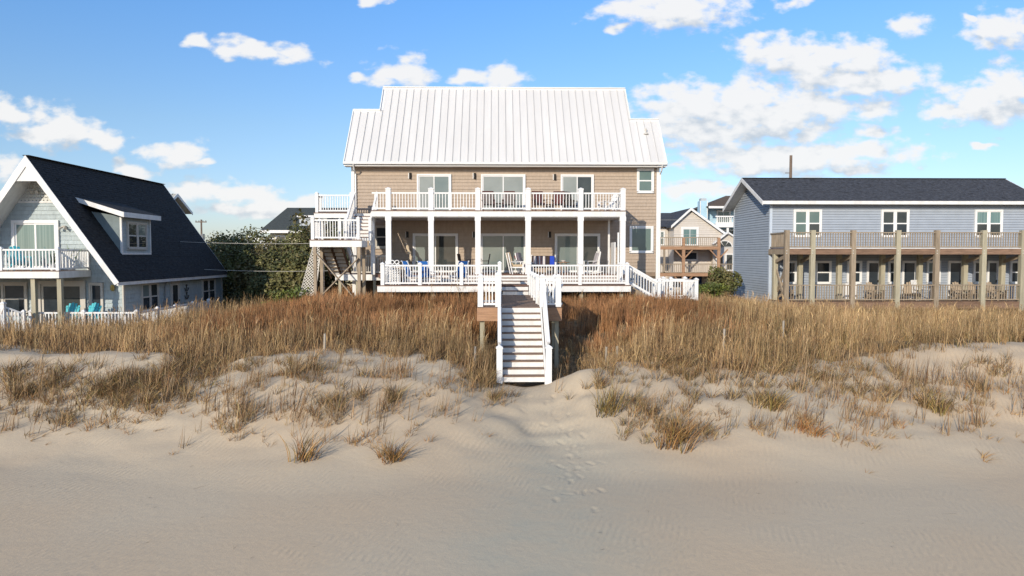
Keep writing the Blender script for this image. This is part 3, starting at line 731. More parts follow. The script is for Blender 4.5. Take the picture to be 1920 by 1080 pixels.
def lap_boards(parent, fr, a0, a1, z0, z1, dz, m, name='siding_board', thick=.034, clip=None):
    z = z0
    while z < z1 - .02:
        zt = min(z + dz, z1); e0, e1 = (a0, a1) if clip is None else clip(z + dz * .3)
        if e1 - e0 < .1: break
        zg = z + .12 * dz
        q = [(e0, 0, zg), (e1, 0, zg), (e1, thick, zg), (e0, thick, zg), (e0, 0, zt), (e1, 0, zt), (e1, .003, zt), (e0, .003, zt)]
        MB().hexa([fr(*p) for p in q]).build(name, m, parent); z += dz

# ---------------------------------------------------------------- the tan beach house
def beach_house():
    H = thing('beach_house', 'large tan beach house with a white metal roof and two tiers of white decks', 'house', (.5, 42, 1.6))
    F = Fr((0, 40, 0))
    X0, X1 = -8.1, 9.12
    w = MB(); w.box(X0, X1, 40.0, 43.4, 2.9, 9.0); w.box(X0, 7.78, 43.4, 47.2, 2.9, 9.0)
    wall = w.build('wall', mat('tan_wall_base', (.24, .175, .125), .8), H)  # darker than the siding, so lap gaps show painted shadow lines
    # gable ends
    EZ = 9.12; SL = 1.2
    def zr(y): return EZ + SL * (y - 39.42)
    shingle_courses(wall, F, X0 + .17, X1 - .17, 3.1, 9.0, .186, SHAKE, wmin=.7, wmax=1.6)
    for x in (X0, X1 - .16): MB().box(x, x + .16, -.01, .05, 2.0, 8.98, F).build('corner_board', WHITE, H)
    MB().box(X0 + .1, X1 - .1, 40.05, 43, 1.2, 2.9).build('shade_toned_foundation', SHADOWWALL, H)  # its dark colour stands for shade below the house floor
    # roof: body under the panels, panels with standing seams, ridge caps, gutter
    def slab(x0, x1, y1, t=.10):
        # front slope and mirrored rear slope, as one closed gable roof
        z1 = zr(y1); yb = 2 * y1 - 39.42
        poly = [(x0, 39.42, EZ), (x0, y1, z1), (x0, yb, EZ), (x0, yb - .1, EZ - .06), (x0, y1, z1 - .18), (x0, 39.52, EZ - .06)]
        return poly, (x1 - x0, 0, 0)
    r = MB()
    secs = [(-8.38, -6.83, 42.27), (-6.83, 7.76, 43.62), (7.76, 9.38, 41.78)]
    for s in secs: r.prism(*slab(*s))
    roof = r.build('roof', WHITE, H)
    g = MB()
    for (x0, x1, y1) in secs:
        zt = zr(y1)
        g.prism([(x0 + .3, 40.0, 8.99), (x0 + .3, 2 * y1 - 40, 8.99), (x0 + .3, y1, zt - .3)], (x1 - x0 - .6, 0, 0))
    g.build('gable_wall', bpy.data.materials['tan_wall_base'], H)
    n = 42; x0, x1 = -8.38, 9.38; wd = (x1 - x0) / n
    uv = Vector((0, 1, SL)).normalized(); nv = Vector((0, -SL, 1)).normalized()
    pm = {}
    for i in range(n):
        a = x0 + i * wd; c = a + wd / 2
        y1 = 42.27 if c < -6.83 else (43.62 if c < 7.76 else 41.78)
        L = (y1 - 39.40) * math.sqrt(1 + SL * SL)
        k = round(L, 2)
        if k not in pm:
            m = MB(); X = Vector((1, 0, 0))
            def pt(a_, u_, n_): return X * a_ + uv * u_ + nv * n_
            m.hexa([pt(-wd / 2, 0, 0), pt(wd / 2, 0, 0), pt(wd / 2, L, 0), pt(-wd / 2, L, 0), pt(-wd / 2, 0, .012), pt(wd / 2, 0, .012), pt(wd / 2, L, .012), pt(-wd / 2, L, .012)])
            # shallow stiffening pencil ribs
            for q in (-.16, .16): m.hexa([pt(q - .01, .02, .012), pt(q + .01, .02, .012), pt(q + .01, L, .012), pt(q - .01, L, .012), pt(q - .004, .02, .016), pt(q + .004, .02, .016), pt(q + .004, L, .016), pt(q - .004, L, .016)])
            s = MB(); s.hexa([pt(wd / 2 - .013, -.004, .006), pt(wd / 2 + .005, -.004, .006), pt(wd / 2 + .005, L, .006), pt(wd / 2 - .013, L, .006), pt(wd / 2 - .011, -.004, .055), pt(wd / 2 + .004, -.004, .055), pt(wd / 2 + .004, L, .055), pt(wd / 2 - .011, L, .055)])
            o1 = m.build('roof_panel', METAL); o2 = s.build('panel_seam', SEAM)
            pm[k] = (o1.data, o1.location.copy(), o2.data, o2.location.copy())
            for o in (o1, o2): bpy.data.objects.remove(o)
        d1, c1, d2, c2 = pm[k]
        base = Vector((c, 39.40, EZ)) + nv * .004
        p = place('roof_panel', d1, base + c1, roof)
        if i < n - 1: place('panel_seam', d2, base + c2, roof)
    b = MB()
    for (a, c, y1) in secs:
        zt = zr(y1)
        b.beam((a - .02, y1 - .06, zt + .05), (c + .02, y1 - .06, zt + .05), .20, .05); b.beam((a - .02, y1 - .09, zt - .03), (c + .02, y1 - .09, zt - .03), .05, .16)
    b.build('ridge_cap', WHITE, roof)
    for (x, y1) in ((-8.40, 42.27), (-6.85, 43.62), (7.78, 43.62), (9.40, 41.78)):
        ys = 39.38 if x in (-8.40, 9.40) else (42.2 if x < 0 else 41.7)
        MB().beam((x, ys, zr(ys) + .01), (x, y1, zr(y1) + .01), .05, .16).build('rake_trim', WHITE, roof)
    b = MB(); b.prism([(-8.40, 39.40, 9.20), (-8.40, 39.25, 9.20), (-8.40, 39.27, 9.07), (-8.40, 39.40, 9.05)], (17.8, 0, 0)); b.build('gutter', WHITE, roof)
    MB().box(-8.38, 9.38, 39.42, 40.0, 8.97, 9.04).build('soffit', WHITE, H)
    for x in (X0 + .02, X1 - .20):
        b = MB(); b.path([(x + .22, 39.32, 9.06), (x + .22, 39.55, 8.78), (x + .22, 39.90, 8.62)], .045); b.box(x + .18, x + .26, 39.87, 39.94, 2.2, 8.64); b.build('downspout', WHITE, H)
    b = MB(); cx, cy = 8.55, 41.02; cz = zr(cy); b.tube((cx, cy, cz), (cx, cy - .01, cz + .30), .05, .05, 8); b.lathe([(.15, .0), (.13, .05), (.06, .10)], (cx, cy - .05, cz - .03)); b.build('vent_pipe', TRIM_BEIGE, roof)
    # upper doors and windows
    for (a0, a1, L, Rr) in ((-4.46, -2.55, GL_GREY, GL_MID), (-.89, 1.59, GL_GREY, GL_GREY), (3.56, 5.42, GL_GREY, GL_DARK)):
        wall_opening(H, F, a0, a1, 6.42, 8.60, 'slider', [L, Rr], 'sliding_door', dep=.07)
    wall_opening(H, F, 7.84, 8.80, 7.56, 8.95, 'hung', [GL_GREEN, GL_GREEN])
    wall_opening(H, F, 7.45, 8.80, 4.2, 5.72, 'fixed', [GL_GREEN])
    for (a0, a1, L, Rr) in ((-4.71, -2.18, GL_MID, GL_DARK), (-.94, 1.64, GL_MID, GL_MID), (3.24, 5.79, GL_MID, GL_DARK)):
        wall_opening(H, F, a0, a1, 3.12, 5.30, 'slider', [L, Rr], 'sliding_door', dep=.07)
    wall_opening(H, F, -6.85, -5.9, 4.45, 5.75, 'hung', [GL_NIGHT, GL_NIGHT], fm=TRIM_BEIGE)
    for (a, z) in ((-4.84, 8.5), (-1.25, 8.5), (3.23, 8.45), (-5.02, 5.24), (-1.29, 5.24), (2.96, 5.24)):
        o = MB().box(a - .07, a + .07, .02, .05, z - .17, z + .17, F).build('wall_lantern', BRONZE, H)
        MB().tube((a + .01, 39.9, z - .16), (a + .01, 39.9, z + .16), .052, .052, 10).build('lantern_shade', BLACK, o)
        MB().box(a - .10, a - .06, .03, .06, z - .16, z + .16, F).build('lantern_plate', WHITE, o)
    # upper deck
    YD = 36.5
    MB().box(-6.4, 6.58, YD + .02, 39.99, 6.24, 6.34).build('upper_deck_floor', DECK, H)
    b = MB(); b.box(-6.4, 6.6, YD - .02, YD + .02, 6.06, 6.335); b.box(6.56, 6.6, YD + .02, 39.97, 6.06, 6.335); b.build('deck_fascia', WHITE_W, H)
    b = MB(); b.box(-6.42, 6.62, YD - .05, YD + .10, 6.336, 6.375); b.build('deck_edge_board', DECK, H)
    MB().box(-6.36, 6.55, YD + .06, 39.95, 6.02, 6.06).build('porch_ceiling', WHITE_W, H)
    cols = [-5.54, -3.37, -.98, 1.59, 4.29, 6.46]
    for x in cols:
        b = MB(); b.box(x - .135, x + .135, YD - .045, YD + .225, 3.02, 6.06); b.box(x - .155, x + .155, YD - .065, YD + .245, 5.84, 6.062)
        b.box(x - .155, x + .155, YD - .065, YD + .245, 3.02, 3.2); b.build('porch_column', WHITE, H)
    for x in cols: post(H, x, YD + .07, 6.375, 1.12, .25)
    for a, c in zip(cols[:-1], cols[1:]): railing(H, (a + .125, YD + .07, 6.375), (c - .125, YD + .07, 6.375), .88, step=.15)
    railing(H, (-6.38, YD + .07, 6.375), (cols[0] - .125, YD + .07, 6.375), .88, step=.15)
    railing(H, (6.46, YD + .2, 6.375), (6.46, 39.9, 6.375), .88, step=.15)
    # porch floor and the three full-width steps
    MB().box(-6.2, 6.6, 36.3, 39.99, 2.95, 3.10).build('porch_floor', DECK, H)
    zs = [3.10, 2.95, 2.80, 2.65]
    for i in range(3):
        y = 36.3 - i * .28
        MB().box(-4.6, 6.45, y - .02, y, zs[i + 1] + .002, zs[i] - .032).build('step_riser', WHITE_W, H)
        MB().box(-4.6, 6.45, y - .05, y + .24, zs[i] - .03, zs[i] + .003).build('step_tread', DECK, H)
    for x in (6.35,):
        for (h, yy) in ((4.95, 36.9), (5.3, 38.0), (5.3, 39.0)): pass
    b = MB(); b.box(6.02, 6.08, 36.4, 37.6, 3.1, 4.75); b.box(6.20, 6.28, 36.5, 36.62, 3.1, 5.25); b.box(6.0, 6.10, 38.4, 38.5, 3.1, 6.0); b.build('porch_screen', WHITE_W, H)
    # front sun deck
    Y0 = 33.3; Z = 2.65
    MB().box(-5.58, 6.28, Y0 + .04, 36.3, Z - .12, Z - .001).build('sun_deck_floor', DECK, H)
    MB().box(-5.62, 6.32, Y0 - .03, Y0 + .12, Z - .0, Z + .035).build('deck_edge_board', DECK, H)
    b = MB(); b.box(-5.6, .10, Y0, Y0 + .04, Z - .28, Z - .001); b.box(1.50, 6.3, Y0, Y0 + .04, Z - .28, Z - .001); b.box(-5.6, -5.56, Y0 + .04, 36.3, Z - .28, Z - .001); b.box(6.26, 6.3, Y0 + .04, 36.3, Z - .28, Z - .001)
    b.build('deck_fascia', WHITE_W, H)
    for x in (-5.0, -3.0, -1.0, 2.4, 4.0, 5.9):
        cbox('deck_pile', (x, 33.7, 1.85), (.16, .16, 1.3), TREATED, H)
    px = [-5.36, -3.61, -1.67, .12]
    for x in px: post(H, x, Y0 + .10, Z + .03, 1.03 if x != .12 else 1.08, .165)
    for a, c in zip(px[:-1], px[1:]): railing(H, (a + .08, Y0 + .10, Z + .03), (c - .08, Y0 + .10, Z + .03), .92, step=.125)
    px = [1.50, 3.90, 6.12]
    for x in px: post(H, x, Y0 + .10, Z + .03, 1.03, .165)
    for a, c in zip(px[:-1], px[1:]): railing(H, (a + .08, Y0 + .10, Z + .03), (c - .08, Y0 + .10, Z + .03), .92, step=.125)
    railing(H, (-5.36, Y0 + .2, Z + .03), (-5.36, 36.2, Z + .03), .92, step=.125)
    railing(H, (6.12, Y0 + 1.4, Z + .03), (6.12, 36.2, Z + .03), .92, step=.125)
    return H
beach_house()

# ---------------------------------------------------------------- boardwalk and the stairs down to the sand
def tread_flight(T, x0, x1, y0, z0, n, run, rise, tread=None, riser=None, riser_name='stair_riser'):
    """descends towards -Y from (y0, z0)"""
    for i in range(n):
        y = y0 - i * run; zt = z0 - i * rise
        MB().box(x0, x1, y - .02, y, zt - rise + .004, zt - .036).build(riser_name, riser or WHITE_W, T)
        if i < n - 1: MB().box(x0, x1, y - run - .045, y - .022, zt - rise - .034, zt - rise + .002).build('stair_tread', tread or DECKW, T)
def beach_stairs():
    T = thing('beach_stairs', 'white boardwalk and long stairs leading from the deck down to the sand', 'stairs', (.85, 26, 1.2))
    ZL = 2.24
    # two steps from the deck
    for i in range(2):
        y = 33.28 - i * .3; zt = 2.64 - i * .2
        MB().box(.16, 1.46, y - .02, y, zt - .196, zt - .036).build('stair_riser', WHITE_W, T)
        if i == 0: MB().box(.16, 1.46, y - .34, y - .022, zt - .234, zt - .198).build('stair_tread', DECK, T)
    # walkway boards, each its own
    y = 25.44
    for i in range(52):
        wide = y < 27.2
        cbox('deck_board', (.8 if wide else .82, y + .07, ZL - .02), (3.04 if wide else 1.5, .138, .04), DECKW, T)
        y += .145
    # platform body: boxed in with pine fascia, white stringers
    b = MB()
    for k in range(2):
        z1 = ZL - .043 - k * .235
        for (a, c) in ((-.72, .02), (1.70, 2.32)): MB().box(a, c, 25.40, 25.44, z1 - .23, z1).build('fascia_board', FASCIAW, T)
    b.box(-.70, -.66, 25.44, 27.2, ZL - .5, ZL - .045); b.box(2.26, 2.30, 25.44, 27.2, ZL - .5, ZL - .045); b.box(-.66, 2.26, 27.16, 27.2, ZL - .5, ZL - .045)
    b.box(.08, .12, 27.2, 32.9, ZL - .3, ZL - .045); b.box(1.52, 1.56, 27.2, 32.9, ZL - .3, ZL - .045); b.build('rim_joist', FASCIAW, T)
    for (x, y_) in ((-.55, 25.6), (2.15, 25.6), (-.55, 27.0), (2.15, 27.0), (.2, 29.2), (1.45, 29.2), (.2, 31.4), (1.45, 31.4)):
        zg = float(ground_z(np.array([x]), np.array([y_]))[0]) - .4
        cbox('support_post', (x, y_, (zg + ZL - .05) / 2), (.14, .14, ZL - .05 - zg), TREATED, T)
    # front posts and rails of the platform
    for x in (-.60, .03, 1.62, 2.20): post(T, x, 25.50, ZL, 1.12 if x != .03 else 1.2, .19)
    railing(T, (-.51, 25.5, ZL), (-.06, 25.5, ZL), .96, step=.105, bal=.04); railing(T, (1.71, 25.5, ZL), (2.11, 25.5, ZL), .96, step=.105, bal=.04)
    for x in (-.60, 2.20):
        post(T, x, 27.1, ZL, 1.08, .15); railing(T, (x, 25.6, ZL), (x, 27.03, ZL), .96, step=.125)
    railing(T, (-.53, 27.1, ZL), (.06, 27.1, ZL), .96, step=.125); railing(T, (1.6, 27.1, ZL), (2.13, 27.1, ZL), .96, step=.125)
    for (x) in (.10, 1.54):
        for y_ in (27.15, 29.1, 31.0, 32.85): post(T, x, y_, ZL, 1.08, .13)
        for a, c in ((27.22, 29.03), (29.17, 30.93), (31.07, 32.78)): railing(T, (x, a, ZL), (x, c, ZL), .94, step=.125)
    # stairs
    n = 11; run = .262; rise = .2035; y0 = 25.40
    tread_flight(T, .17, 1.53, y0, ZL, n, run, rise)
    yb = y0 - (n - 1) * run; zb = ZL - (n - 1) * rise
    for x in (.135, 1.565):
        MB().prism([(x - .03, y0 - .0, ZL - .30), (x - .03, y0, ZL - .0), (x - .03, yb - .05, zb + .02), (x - .03, yb - .05, zb - .35)], (.06, 0, 0)).build('stair_stringer', WHITE_W, T)
    for x in (.075, 1.66):
        post(T, x, yb - .02, zb - .35, 1.30, .19)
        railing(T, (x, y0 + .0, ZL - .06), (x, yb + .10, zb + .14), .92, lo=.16, step=.13, bal=.045, rail=(.09, .085), name='stair_railing')
    b = MB(); pts = [(.25, 25.9, ZL + .02)]
    hose = []
    for k in range(46):
        t = k / 45; a = t * 4 * 6.283; hose.append((.20 + .05 * math.sin(a * .5), 32.95 + .02 * math.sin(a), 2.25 + .95 * t * .9 + .06 * math.cos(a)))
    b.path(hose, .012, 5); b.build('rope', BLACK, T)
    return T
beach_stairs()
# ---------------------------------------------------------------- the outside stair tower at the left end
def stair_tower():
    T = thing('outdoor_staircase', 'outdoor staircase tower on wooden legs with crossed braces and white railings', 'staircase', (-7.9, 36, 1.7))
    zl = 4.83; x0, x1 = -9.15, -6.62; y0, y1 = 35.0, 36.5
    MB().box(x0 + .03, x1 - .03, y0 + .03, y1, zl - .10, zl - .02).build('landing_floor', DECK, T)
    MB().box(x0 - .03, x1 + .03, y0 - .03, y0 + .1, zl - .019, zl + .02).build('deck_edge_board', DECK, T)
    b = MB(); b.box(x0, x1, y0, y0 + .035, zl - .34, zl - .02); b.box(x0, x0 + .035, y0 + .035, y1, zl - .34, zl - .02); b.box(x1 - .035, x1, y0 + .035, y1, zl - .34, zl - .02); b.build('deck_fascia', WHITE_W, T)
    for (x, y) in ((-8.92, 35.1), (-6.78, 35.1), (-8.92, 36.4), (-6.78, 36.4)):
        zg = 1.3
        cbox('tower_leg', (x, y, (zg + zl - .34) / 2), (.15, .15, zl - .34 - zg), WOODG, T)
    MB().beam((-8.85, 34.99, 4.2), (-6.80, 34.99, 1.75), .05, .20, (0, 1, 0)).build('cross_brace', WOODG, T)
    MB().beam((-6.78, 34.93, 3.95), (-8.75, 34.93, 1.95), .05, .20, (0, 1, 0)).build('cross_brace', WOODG, T)
    for x in (-9.02, -6.80): post(T, x, 35.1, zl + .02, 1.08, .15)
    railing(T, (-8.94, 35.1, zl + .02), (-6.88, 35.1, zl + .02), .95, step=.13)
    railing(T, (-9.02, 35.2, zl + .02), (-9.02, 36.4, zl + .02), .95, step=.13); post(T, -9.02, 36.45, zl + .02, 1.05, .13)
    post(T, -8.0, 36.45, zl + .02, 1.05, .13)
    # upper flight to the upper deck level
    xa, xb = -7.62, -6.52; n = 8; rise = (6.36 - zl) / n; run = .245
    yt = 36.5 + n * run
    tread_flight(T, xa, xb, yt, 6.36, n, run, rise, DECK)
    for x in (xa - .02, xb + .02): MB().prism([(x - .025, yt + .1, 6.36 - .30), (x - .025, yt + .1, 6.36), (x - .025, 36.5, zl + .05), (x - .025, 36.5, zl - .25)], (.05, 0, 0)).build('stair_stringer', WHITE_W, T)
    for x in (xa - .06, xb + .06):
        railing(T, (x, yt, 6.36), (x, 36.5, zl + .06), .95, lo=.15, step=.125, rail=(.08, .10), name='stair_railing')
        post(T, x, yt + .06, 6.36, 1.08, .14); post(T, x, 36.42, zl, 1.12, .14)
    # side gallery on the upper level
    MB().box(-9.75, -6.45, yt + .03, 39.6, 6.16, 6.34).build('gallery_floor', DECK, T)
    b = MB(); b.box(-9.8, -7.75, yt - .02, yt + .02, 6.08, 6.335); b.box(-6.5, -6.44, yt - .02, yt + .02, 6.08, 6.335); b.box(-9.8, -9.76, yt + .02, 39.6, 6.08, 6.335); b.build('deck_fascia', WHITE_W, T)
    MB().box(-9.82, -7.72, yt - .05, yt + .08, 6.336, 6.37).build('deck_edge_board', DECK, T)
    for x in (-9.66, -7.82): post(T, x, yt + .07, 6.37, 1.06, .15)
    railing(T, (-9.58, yt + .07, 6.37), (-7.9, yt + .07, 6.37), .92, step=.13); railing(T, (-9.66, yt + .15, 6.37), (-9.66, 39.6, 6.37), .92, step=.13)
    for x in (-9.6, -7.8): cbox('gallery_post', (x, 39.4, 3.7), (.14, .14, 4.75), WHITE_W, T)
    cbox('gallery_post', (-6.42, 37.0, 4.68), (.20, .20, 3.2), WHITE_W, T)
    # lower flight, landing down to the porch level, seen from underneath
    n = 9; xa, xb = -9.0, -7.95; rise = (zl - 3.08) / n; run = .27
    for i in range(n):
        y = 36.5 + i * run; z = zl - i * rise
        MB().box(xa, xb, y, y + .30, z - rise - .04, z - rise).build('stair_tread', WOODG, T)
        MB().box(xa, xb, y, y + .02, z - rise + .002, z - .042).build('stair_riser', WHITE_W, T)
    ye = 36.5 + n * run
    for x in (xa - .03, (xa + xb) / 2, xb + .03): MB().prism([(x - .02, 36.5, zl - .42), (x - .02, 36.5, zl - .1), (x - .02, ye, 3.06), (x - .02, ye, 2.8)], (.04, 0, 0)).build('stair_stringer', WOODB, T)
    railing(T, (xb + .1, 36.55, zl), (xb + .1, ye, 3.1), .95, lo=.15, step=.125, name='stair_railing')
    # porch-level walkway
    MB().box(-8.4, -5.62, 37.2, 39.9, 2.97, 3.09).build('walkway_floor', DECK, T)
    MB().box(-8.42, -5.62, 37.16, 37.2, 2.78, 3.085).build('deck_fascia', WHITE_W, T)
    railing(T, (-7.6, 37.26, 3.1), (-5.7, 37.26, 3.1), .95, m=TRIM_BEIGE, step=.13)
    for x in (-8.2, -7.3, -6.4): cbox('support_post', (x, 37.3, 2.15), (.14, .14, 1.25), TREATED, T)
    return T
stair_tower()

def lattice_panel(name, label, cat, c, ang, w0, w1, h, lean, m, parent=None):
    """diagonal lattice, strips clipped to a trapezoid"""
    T = thing(name, label, cat, c)
    ca, sa = math.cos(ang), math.sin(ang)
    def P(u, v, n=0): return (c[0] + u * ca + lean * v / h - n * sa, c[1] + u * sa + n * ca, c[2] + v)
    def inside(u, v): 
        w = w0 + (w1 - w0) * v / h
        return 0 <= v <= h and abs(u) <= w / 2
    for s in (-1, 1):
        k = -h - w0
        while k < h + w0:
            pts = [(t, (t - k) * s) for t in np.linspace(-w0, w0, 160)]
            ins = [(u, v) for (u, v) in pts if inside(u, v)]
            if len(ins) > 4:
                a, b = ins[0], ins[-1]
                MB().beam(P(a[0], a[1], .008 * s), P(b[0], b[1], .008 * s), .035, .012, (-sa, ca, 0)).build('lattice_strip', m, T)
            k += .16
    b = MB()
    for sx in (-1, 1): b.beam(P(sx * w0 / 2, 0), P(sx * w1 / 2, h), .05, .03)
    b.beam(P(-w1 / 2, h), P(w1 / 2, h), .05, .03); b.build('lattice_frame', m, T)
    return T
LATT = mat('grey_white_lattice', (.60, .57, .52), .7, .12)
lattice_panel('lattice_screen', 'white diagonal lattice screen leaning beside the outdoor staircase', 'lattice', (-10.15, 38.2, 1.9), 0.0, .85, .42, 2.65, .55, LATT)

def side_steps():
    T = thing('side_steps', 'white railed side steps going down from the right end of the deck', 'steps', (7.2, 34, 1.7))
    n = 5; 
    for i in range(n):
        x = 6.34 + i * .29; z = 2.64 - i * .17
        MB().box(x, x + .30, 33.95, 35.0, z - .21, z - .17).build('stair_tread', WOODG, T)
    for y in (33.92, 35.02): MB().prism([(6.33, y, 2.3), (6.33, y, 2.66), (7.85, y, 1.80), (7.85, y, 1.44)], (0, .045, 0)).build('stair_stringer', WOODG, T)
    for y in (33.9, 35.0):
        post(T, 7.76, y, 1.78, 1.08, .15); railing(T, (6.2, y, 2.72), (7.7, y, 1.86), .92, lo=.15, step=.135, rail=(.07, .10), name='stair_railing')
    post(T, 6.12, 35.05, 2.68, 1.03, .15)
    return T
side_steps()
def corner_fence():
    T = thing('picket_fence', 'short white picket fence enclosure at the right corner of the tan house', 'fence', (8.8, 34.6, 1.8))
    z = 1.88
    for (x, y) in ((7.92, 34.5), (9.72, 34.5), (8.6, 36.6), (9.72, 36.6), (8.75, 35.6)): post(T, x, y, z, 1.06, .17)
    railing(T, (8.0, 34.5, z), (9.64, 34.5, z), .95, step=.135, name='fence_rail'); railing(T, (8.0, 36.6, z), (9.64, 36.6, z), .95, step=.135, name='fence_rail'); railing(T, (9.72, 34.6, z), (9.72, 36.5, z), .95, step=.135, name='fence_rail')
    return T
corner_fence()
# ---------------------------------------------------------------- neighbours
def roof_mat(name, col, var):
    m = mat(name, col, .9, var, 5.5, stretch=(1.0, 1.0, 2.6), bump=.5, bscale=26, spec=.15, detail=6)
    return m
ROOF_L = roof_mat('charcoal_asphalt_shingle', (.038, .037, .037), .40)
ROOF_R = roof_mat('slate_asphalt_shingle', (.060, .064, .075), .40)
ROOF_B = roof_mat('grey_green_shingle', (.060, .068, .066), .2)
SEAFOAM = mat('seafoam_shingle_siding', (.39, .445, .455), .75, .10, 7, stretch=(1, 1, .4), bump=.3, bscale=40, rnd=.06)
SCALLOP = mat('white_scallop_shingle', (.60, .60, .56), .7, .06)
BLUE_V = mat('slate_blue_vinyl', (.315, .352, .405), .5, .05, 2, rnd=.03)
def courses(roof, fr_pt, L, x0, x1, dz, m, x1f=None):
    """thin overlapping shingle courses on a slope; fr_pt(x, u, n)"""
    b = MB(); k = 0; rs = random.Random(3)
    while k * dz < L - .02:
        u0 = k * dz; u1 = min(L, u0 + dz + .02); a = x0; e = x1
        t = .014 + rs.uniform(-.003, .004)
        b.hexa([fr_pt(a, u0, 0), fr_pt(e, u0, 0), fr_pt(e, u0, t), fr_pt(a, u0, t), fr_pt(a, u1, 0), fr_pt(e, u1, 0), fr_pt(e, u1, .004), fr_pt(a, u1, .004)]); k += 1
    # dimensional tabs
    for i in range(int((x1 - x0) * L * 3.0)):
        kk = rs.randrange(int(L / dz)); x = rs.uniform(x0 + .1, x1 - .4); w = rs.uniform(.12, .32); u0 = kk * dz - .004; u1 = u0 + dz * .8
        b.hexa([fr_pt(x, u0, .012), fr_pt(x + w, u0, .012), fr_pt(x + w, u0, .024), fr_pt(x, u0, .024), fr_pt(x, u1, .004), fr_pt(x + w, u1, .004), fr_pt(x + w, u1, .010), fr_pt(x, u1, .010)])
    return stuff(b.build('shingle_courses', m, roof))

def left_house():
    H = thing('shingled_cottage', 'seafoam shingled cottage with a steep dark roof and a small dormer', 'house', (-22, 41, .4))
    XR, XL, XC = -18.28, -25.72, -22.0; Y0, Y1 = 35.1, 47.5; EX, EZ, RZ = -17.85, 2.82, 8.72
    sl = (RZ - EZ) / (EX - XC)
    def zs(x): return EZ + (EX - x) * sl if x > XC else EZ + (x - (2 * XC - EX)) * sl
    base = mat('cottage_wall_base', (.18, .22, .23), .8)  # dark tone puts under-lip shade into the shingle gaps
    b = MB(); b.prism([(XL, Y0, .1), (XR, Y0, .1), (XR, Y0, zs(XR) - .1), (XC, Y0, RZ - .12), (XL, Y0, zs(XL) - .1)], (0, Y1 - Y0, 0))
    wall = b.build('wall', base, H)
    F = Fr((0, Y0, 0)); S = Fr((XR, 0, 0), (0, 1, 0), (1, 0, 0))
    def cl(z):
        x = min(XR, EX - (z + .25 - EZ) / sl) if z > zs(XR) - .3 else XR
        return (2 * XC - x + .02, x - .02)
    shingle_courses(wall, F, XL, XR, .3, 6.62, .205, SEAFOAM, wmin=.12, wmax=.34, clip=cl)
    shingle_courses(wall, S, Y0 + .02, Y1, .3, 2.75, .205, SEAFOAM, wmin=.12, wmax=.34)
    # scalloped peak
    z = 6.72; r = 0
    while z < 8.25:
        a0, a1 = cl(z); b = MB(); a = a0 + (.09 if r % 2 else 0)
        while a < a1 - .12:
            pts = [F(a + .005, .035, z + .17), F(a + .005, .035, z + .07)] + [F(a + .09 + .085 * math.cos(t), .035, z + .07 + .085 * math.sin(t)) for t in np.linspace(math.pi, 2 * math.pi, 7)[1:-1]] + [F(a + .175, .035, z + .07), F(a + .175, .035, z + .17)]
            b.prism(pts, (0, .03, 0)); a += .18
        if b.v: b.build('scallop_course', SCALLOP, wall)
        z += .15; r += 1
    MB().box(cl(6.62)[0], cl(6.62)[1], .0, .05, 6.62, 6.71, F).build('trim_board', WHITE_W, H)
    # roof
    YF, YR = 33.9, 47.62
    b = MB(); t = .18
    for s in (1, -1):
        ex = EX if s > 0 else 2 * XC - EX
        b.prism([(ex, YF, EZ), (XC, YF, RZ), (XC, YF, RZ - t * 1.7), (ex - s * .13, YF, EZ - .08)], (0, YR - YF, 0))
    roof = b.build('roof', ROOF_L, H)
    for s in (1, -1):
        ex = EX if s > 0 else 2 * XC - EX
        u = Vector((XC - ex, 0, RZ - EZ)); L = u.length; u = u / L; nn = Vector((s * (RZ - EZ), 0, abs(XC - ex))).normalized()
        courses(roof, (lambda a, uu, n, ex=ex, u=u, nn=nn: Vector((ex, a, EZ)) + u * uu + nn * (n + .002)), L, YF, YR, .145, ROOF_L)
        # rake boards and soffit
        for (y, nm) in ((YF - .03, 'rake_board'), (YR + .0, 'rake_board')):
            MB().prism([(ex + s * .03, y, EZ - .02), (XC, y, RZ + .03), (XC, y, RZ - .50), (ex - s * .18, y, EZ - .14)], (0, .035, 0)).build(nm, WHITE_W, H)
        MB().prism([(ex - s * .10, YF + .01, EZ - .10), (XC, YF + .01, RZ - .34), (XC, YF + .01, RZ - .37), (ex - s * .14, YF + .01, EZ - .12)], (0, 1.2, 0)).build('soffit', WHITE_W, H)
    MB().prism([(XC - .52, YF + .01, 7.55), (XC + .52, YF + .01, 7.55), (XC, YF + .01, 8.30)], (0, .03, 0)).build('peak_panel', WHITE_W, H)
    MB().box(EX - .10, EX - .02, YF, YR, EZ - .17, EZ - .01).build('eave_fascia', WHITE_W, H)
    for (x, y) in ((XR, Y0), (XR, Y1)): MB().box(x - .02, x + .045, y - .05, y + .12, .2, EZ - .1).build('corner_board', TRIM_BEIGE, H)
    b = MB(); b.beam((XC, YF, RZ + .03), (XC, YR, RZ + .03), .28, .03); b.build('ridge_cap', ROOF_L, roof)
    # balcony
    YB = 32.5; ZB = 3.38; XB = -19.77
    MB().box(-25.6, XB - .03, YB + .04, Y0 - .04, ZB - .12, ZB - .02).build('balcony_floor', DECK, H)
    b = MB(); b.box(-25.6, XB, YB, YB + .04, ZB - .33, ZB - .021); b.box(XB - .04, XB, YB + .04, Y0 - .04, ZB - .33, ZB - .021); b.build('balcony_fascia', WHITE_W, H)
    MB().box(-25.6, XB + .02, YB - .03, YB + .10, ZB - .02, ZB + .015).build('deck_edge_board', DECK, H)
    for x in (-25.4, -22.38, XB - .09): post(H, x, YB + .10, ZB, 1.04, .13)
    post(H, XB - .09, Y0 - .1, ZB, 1.0, .1)
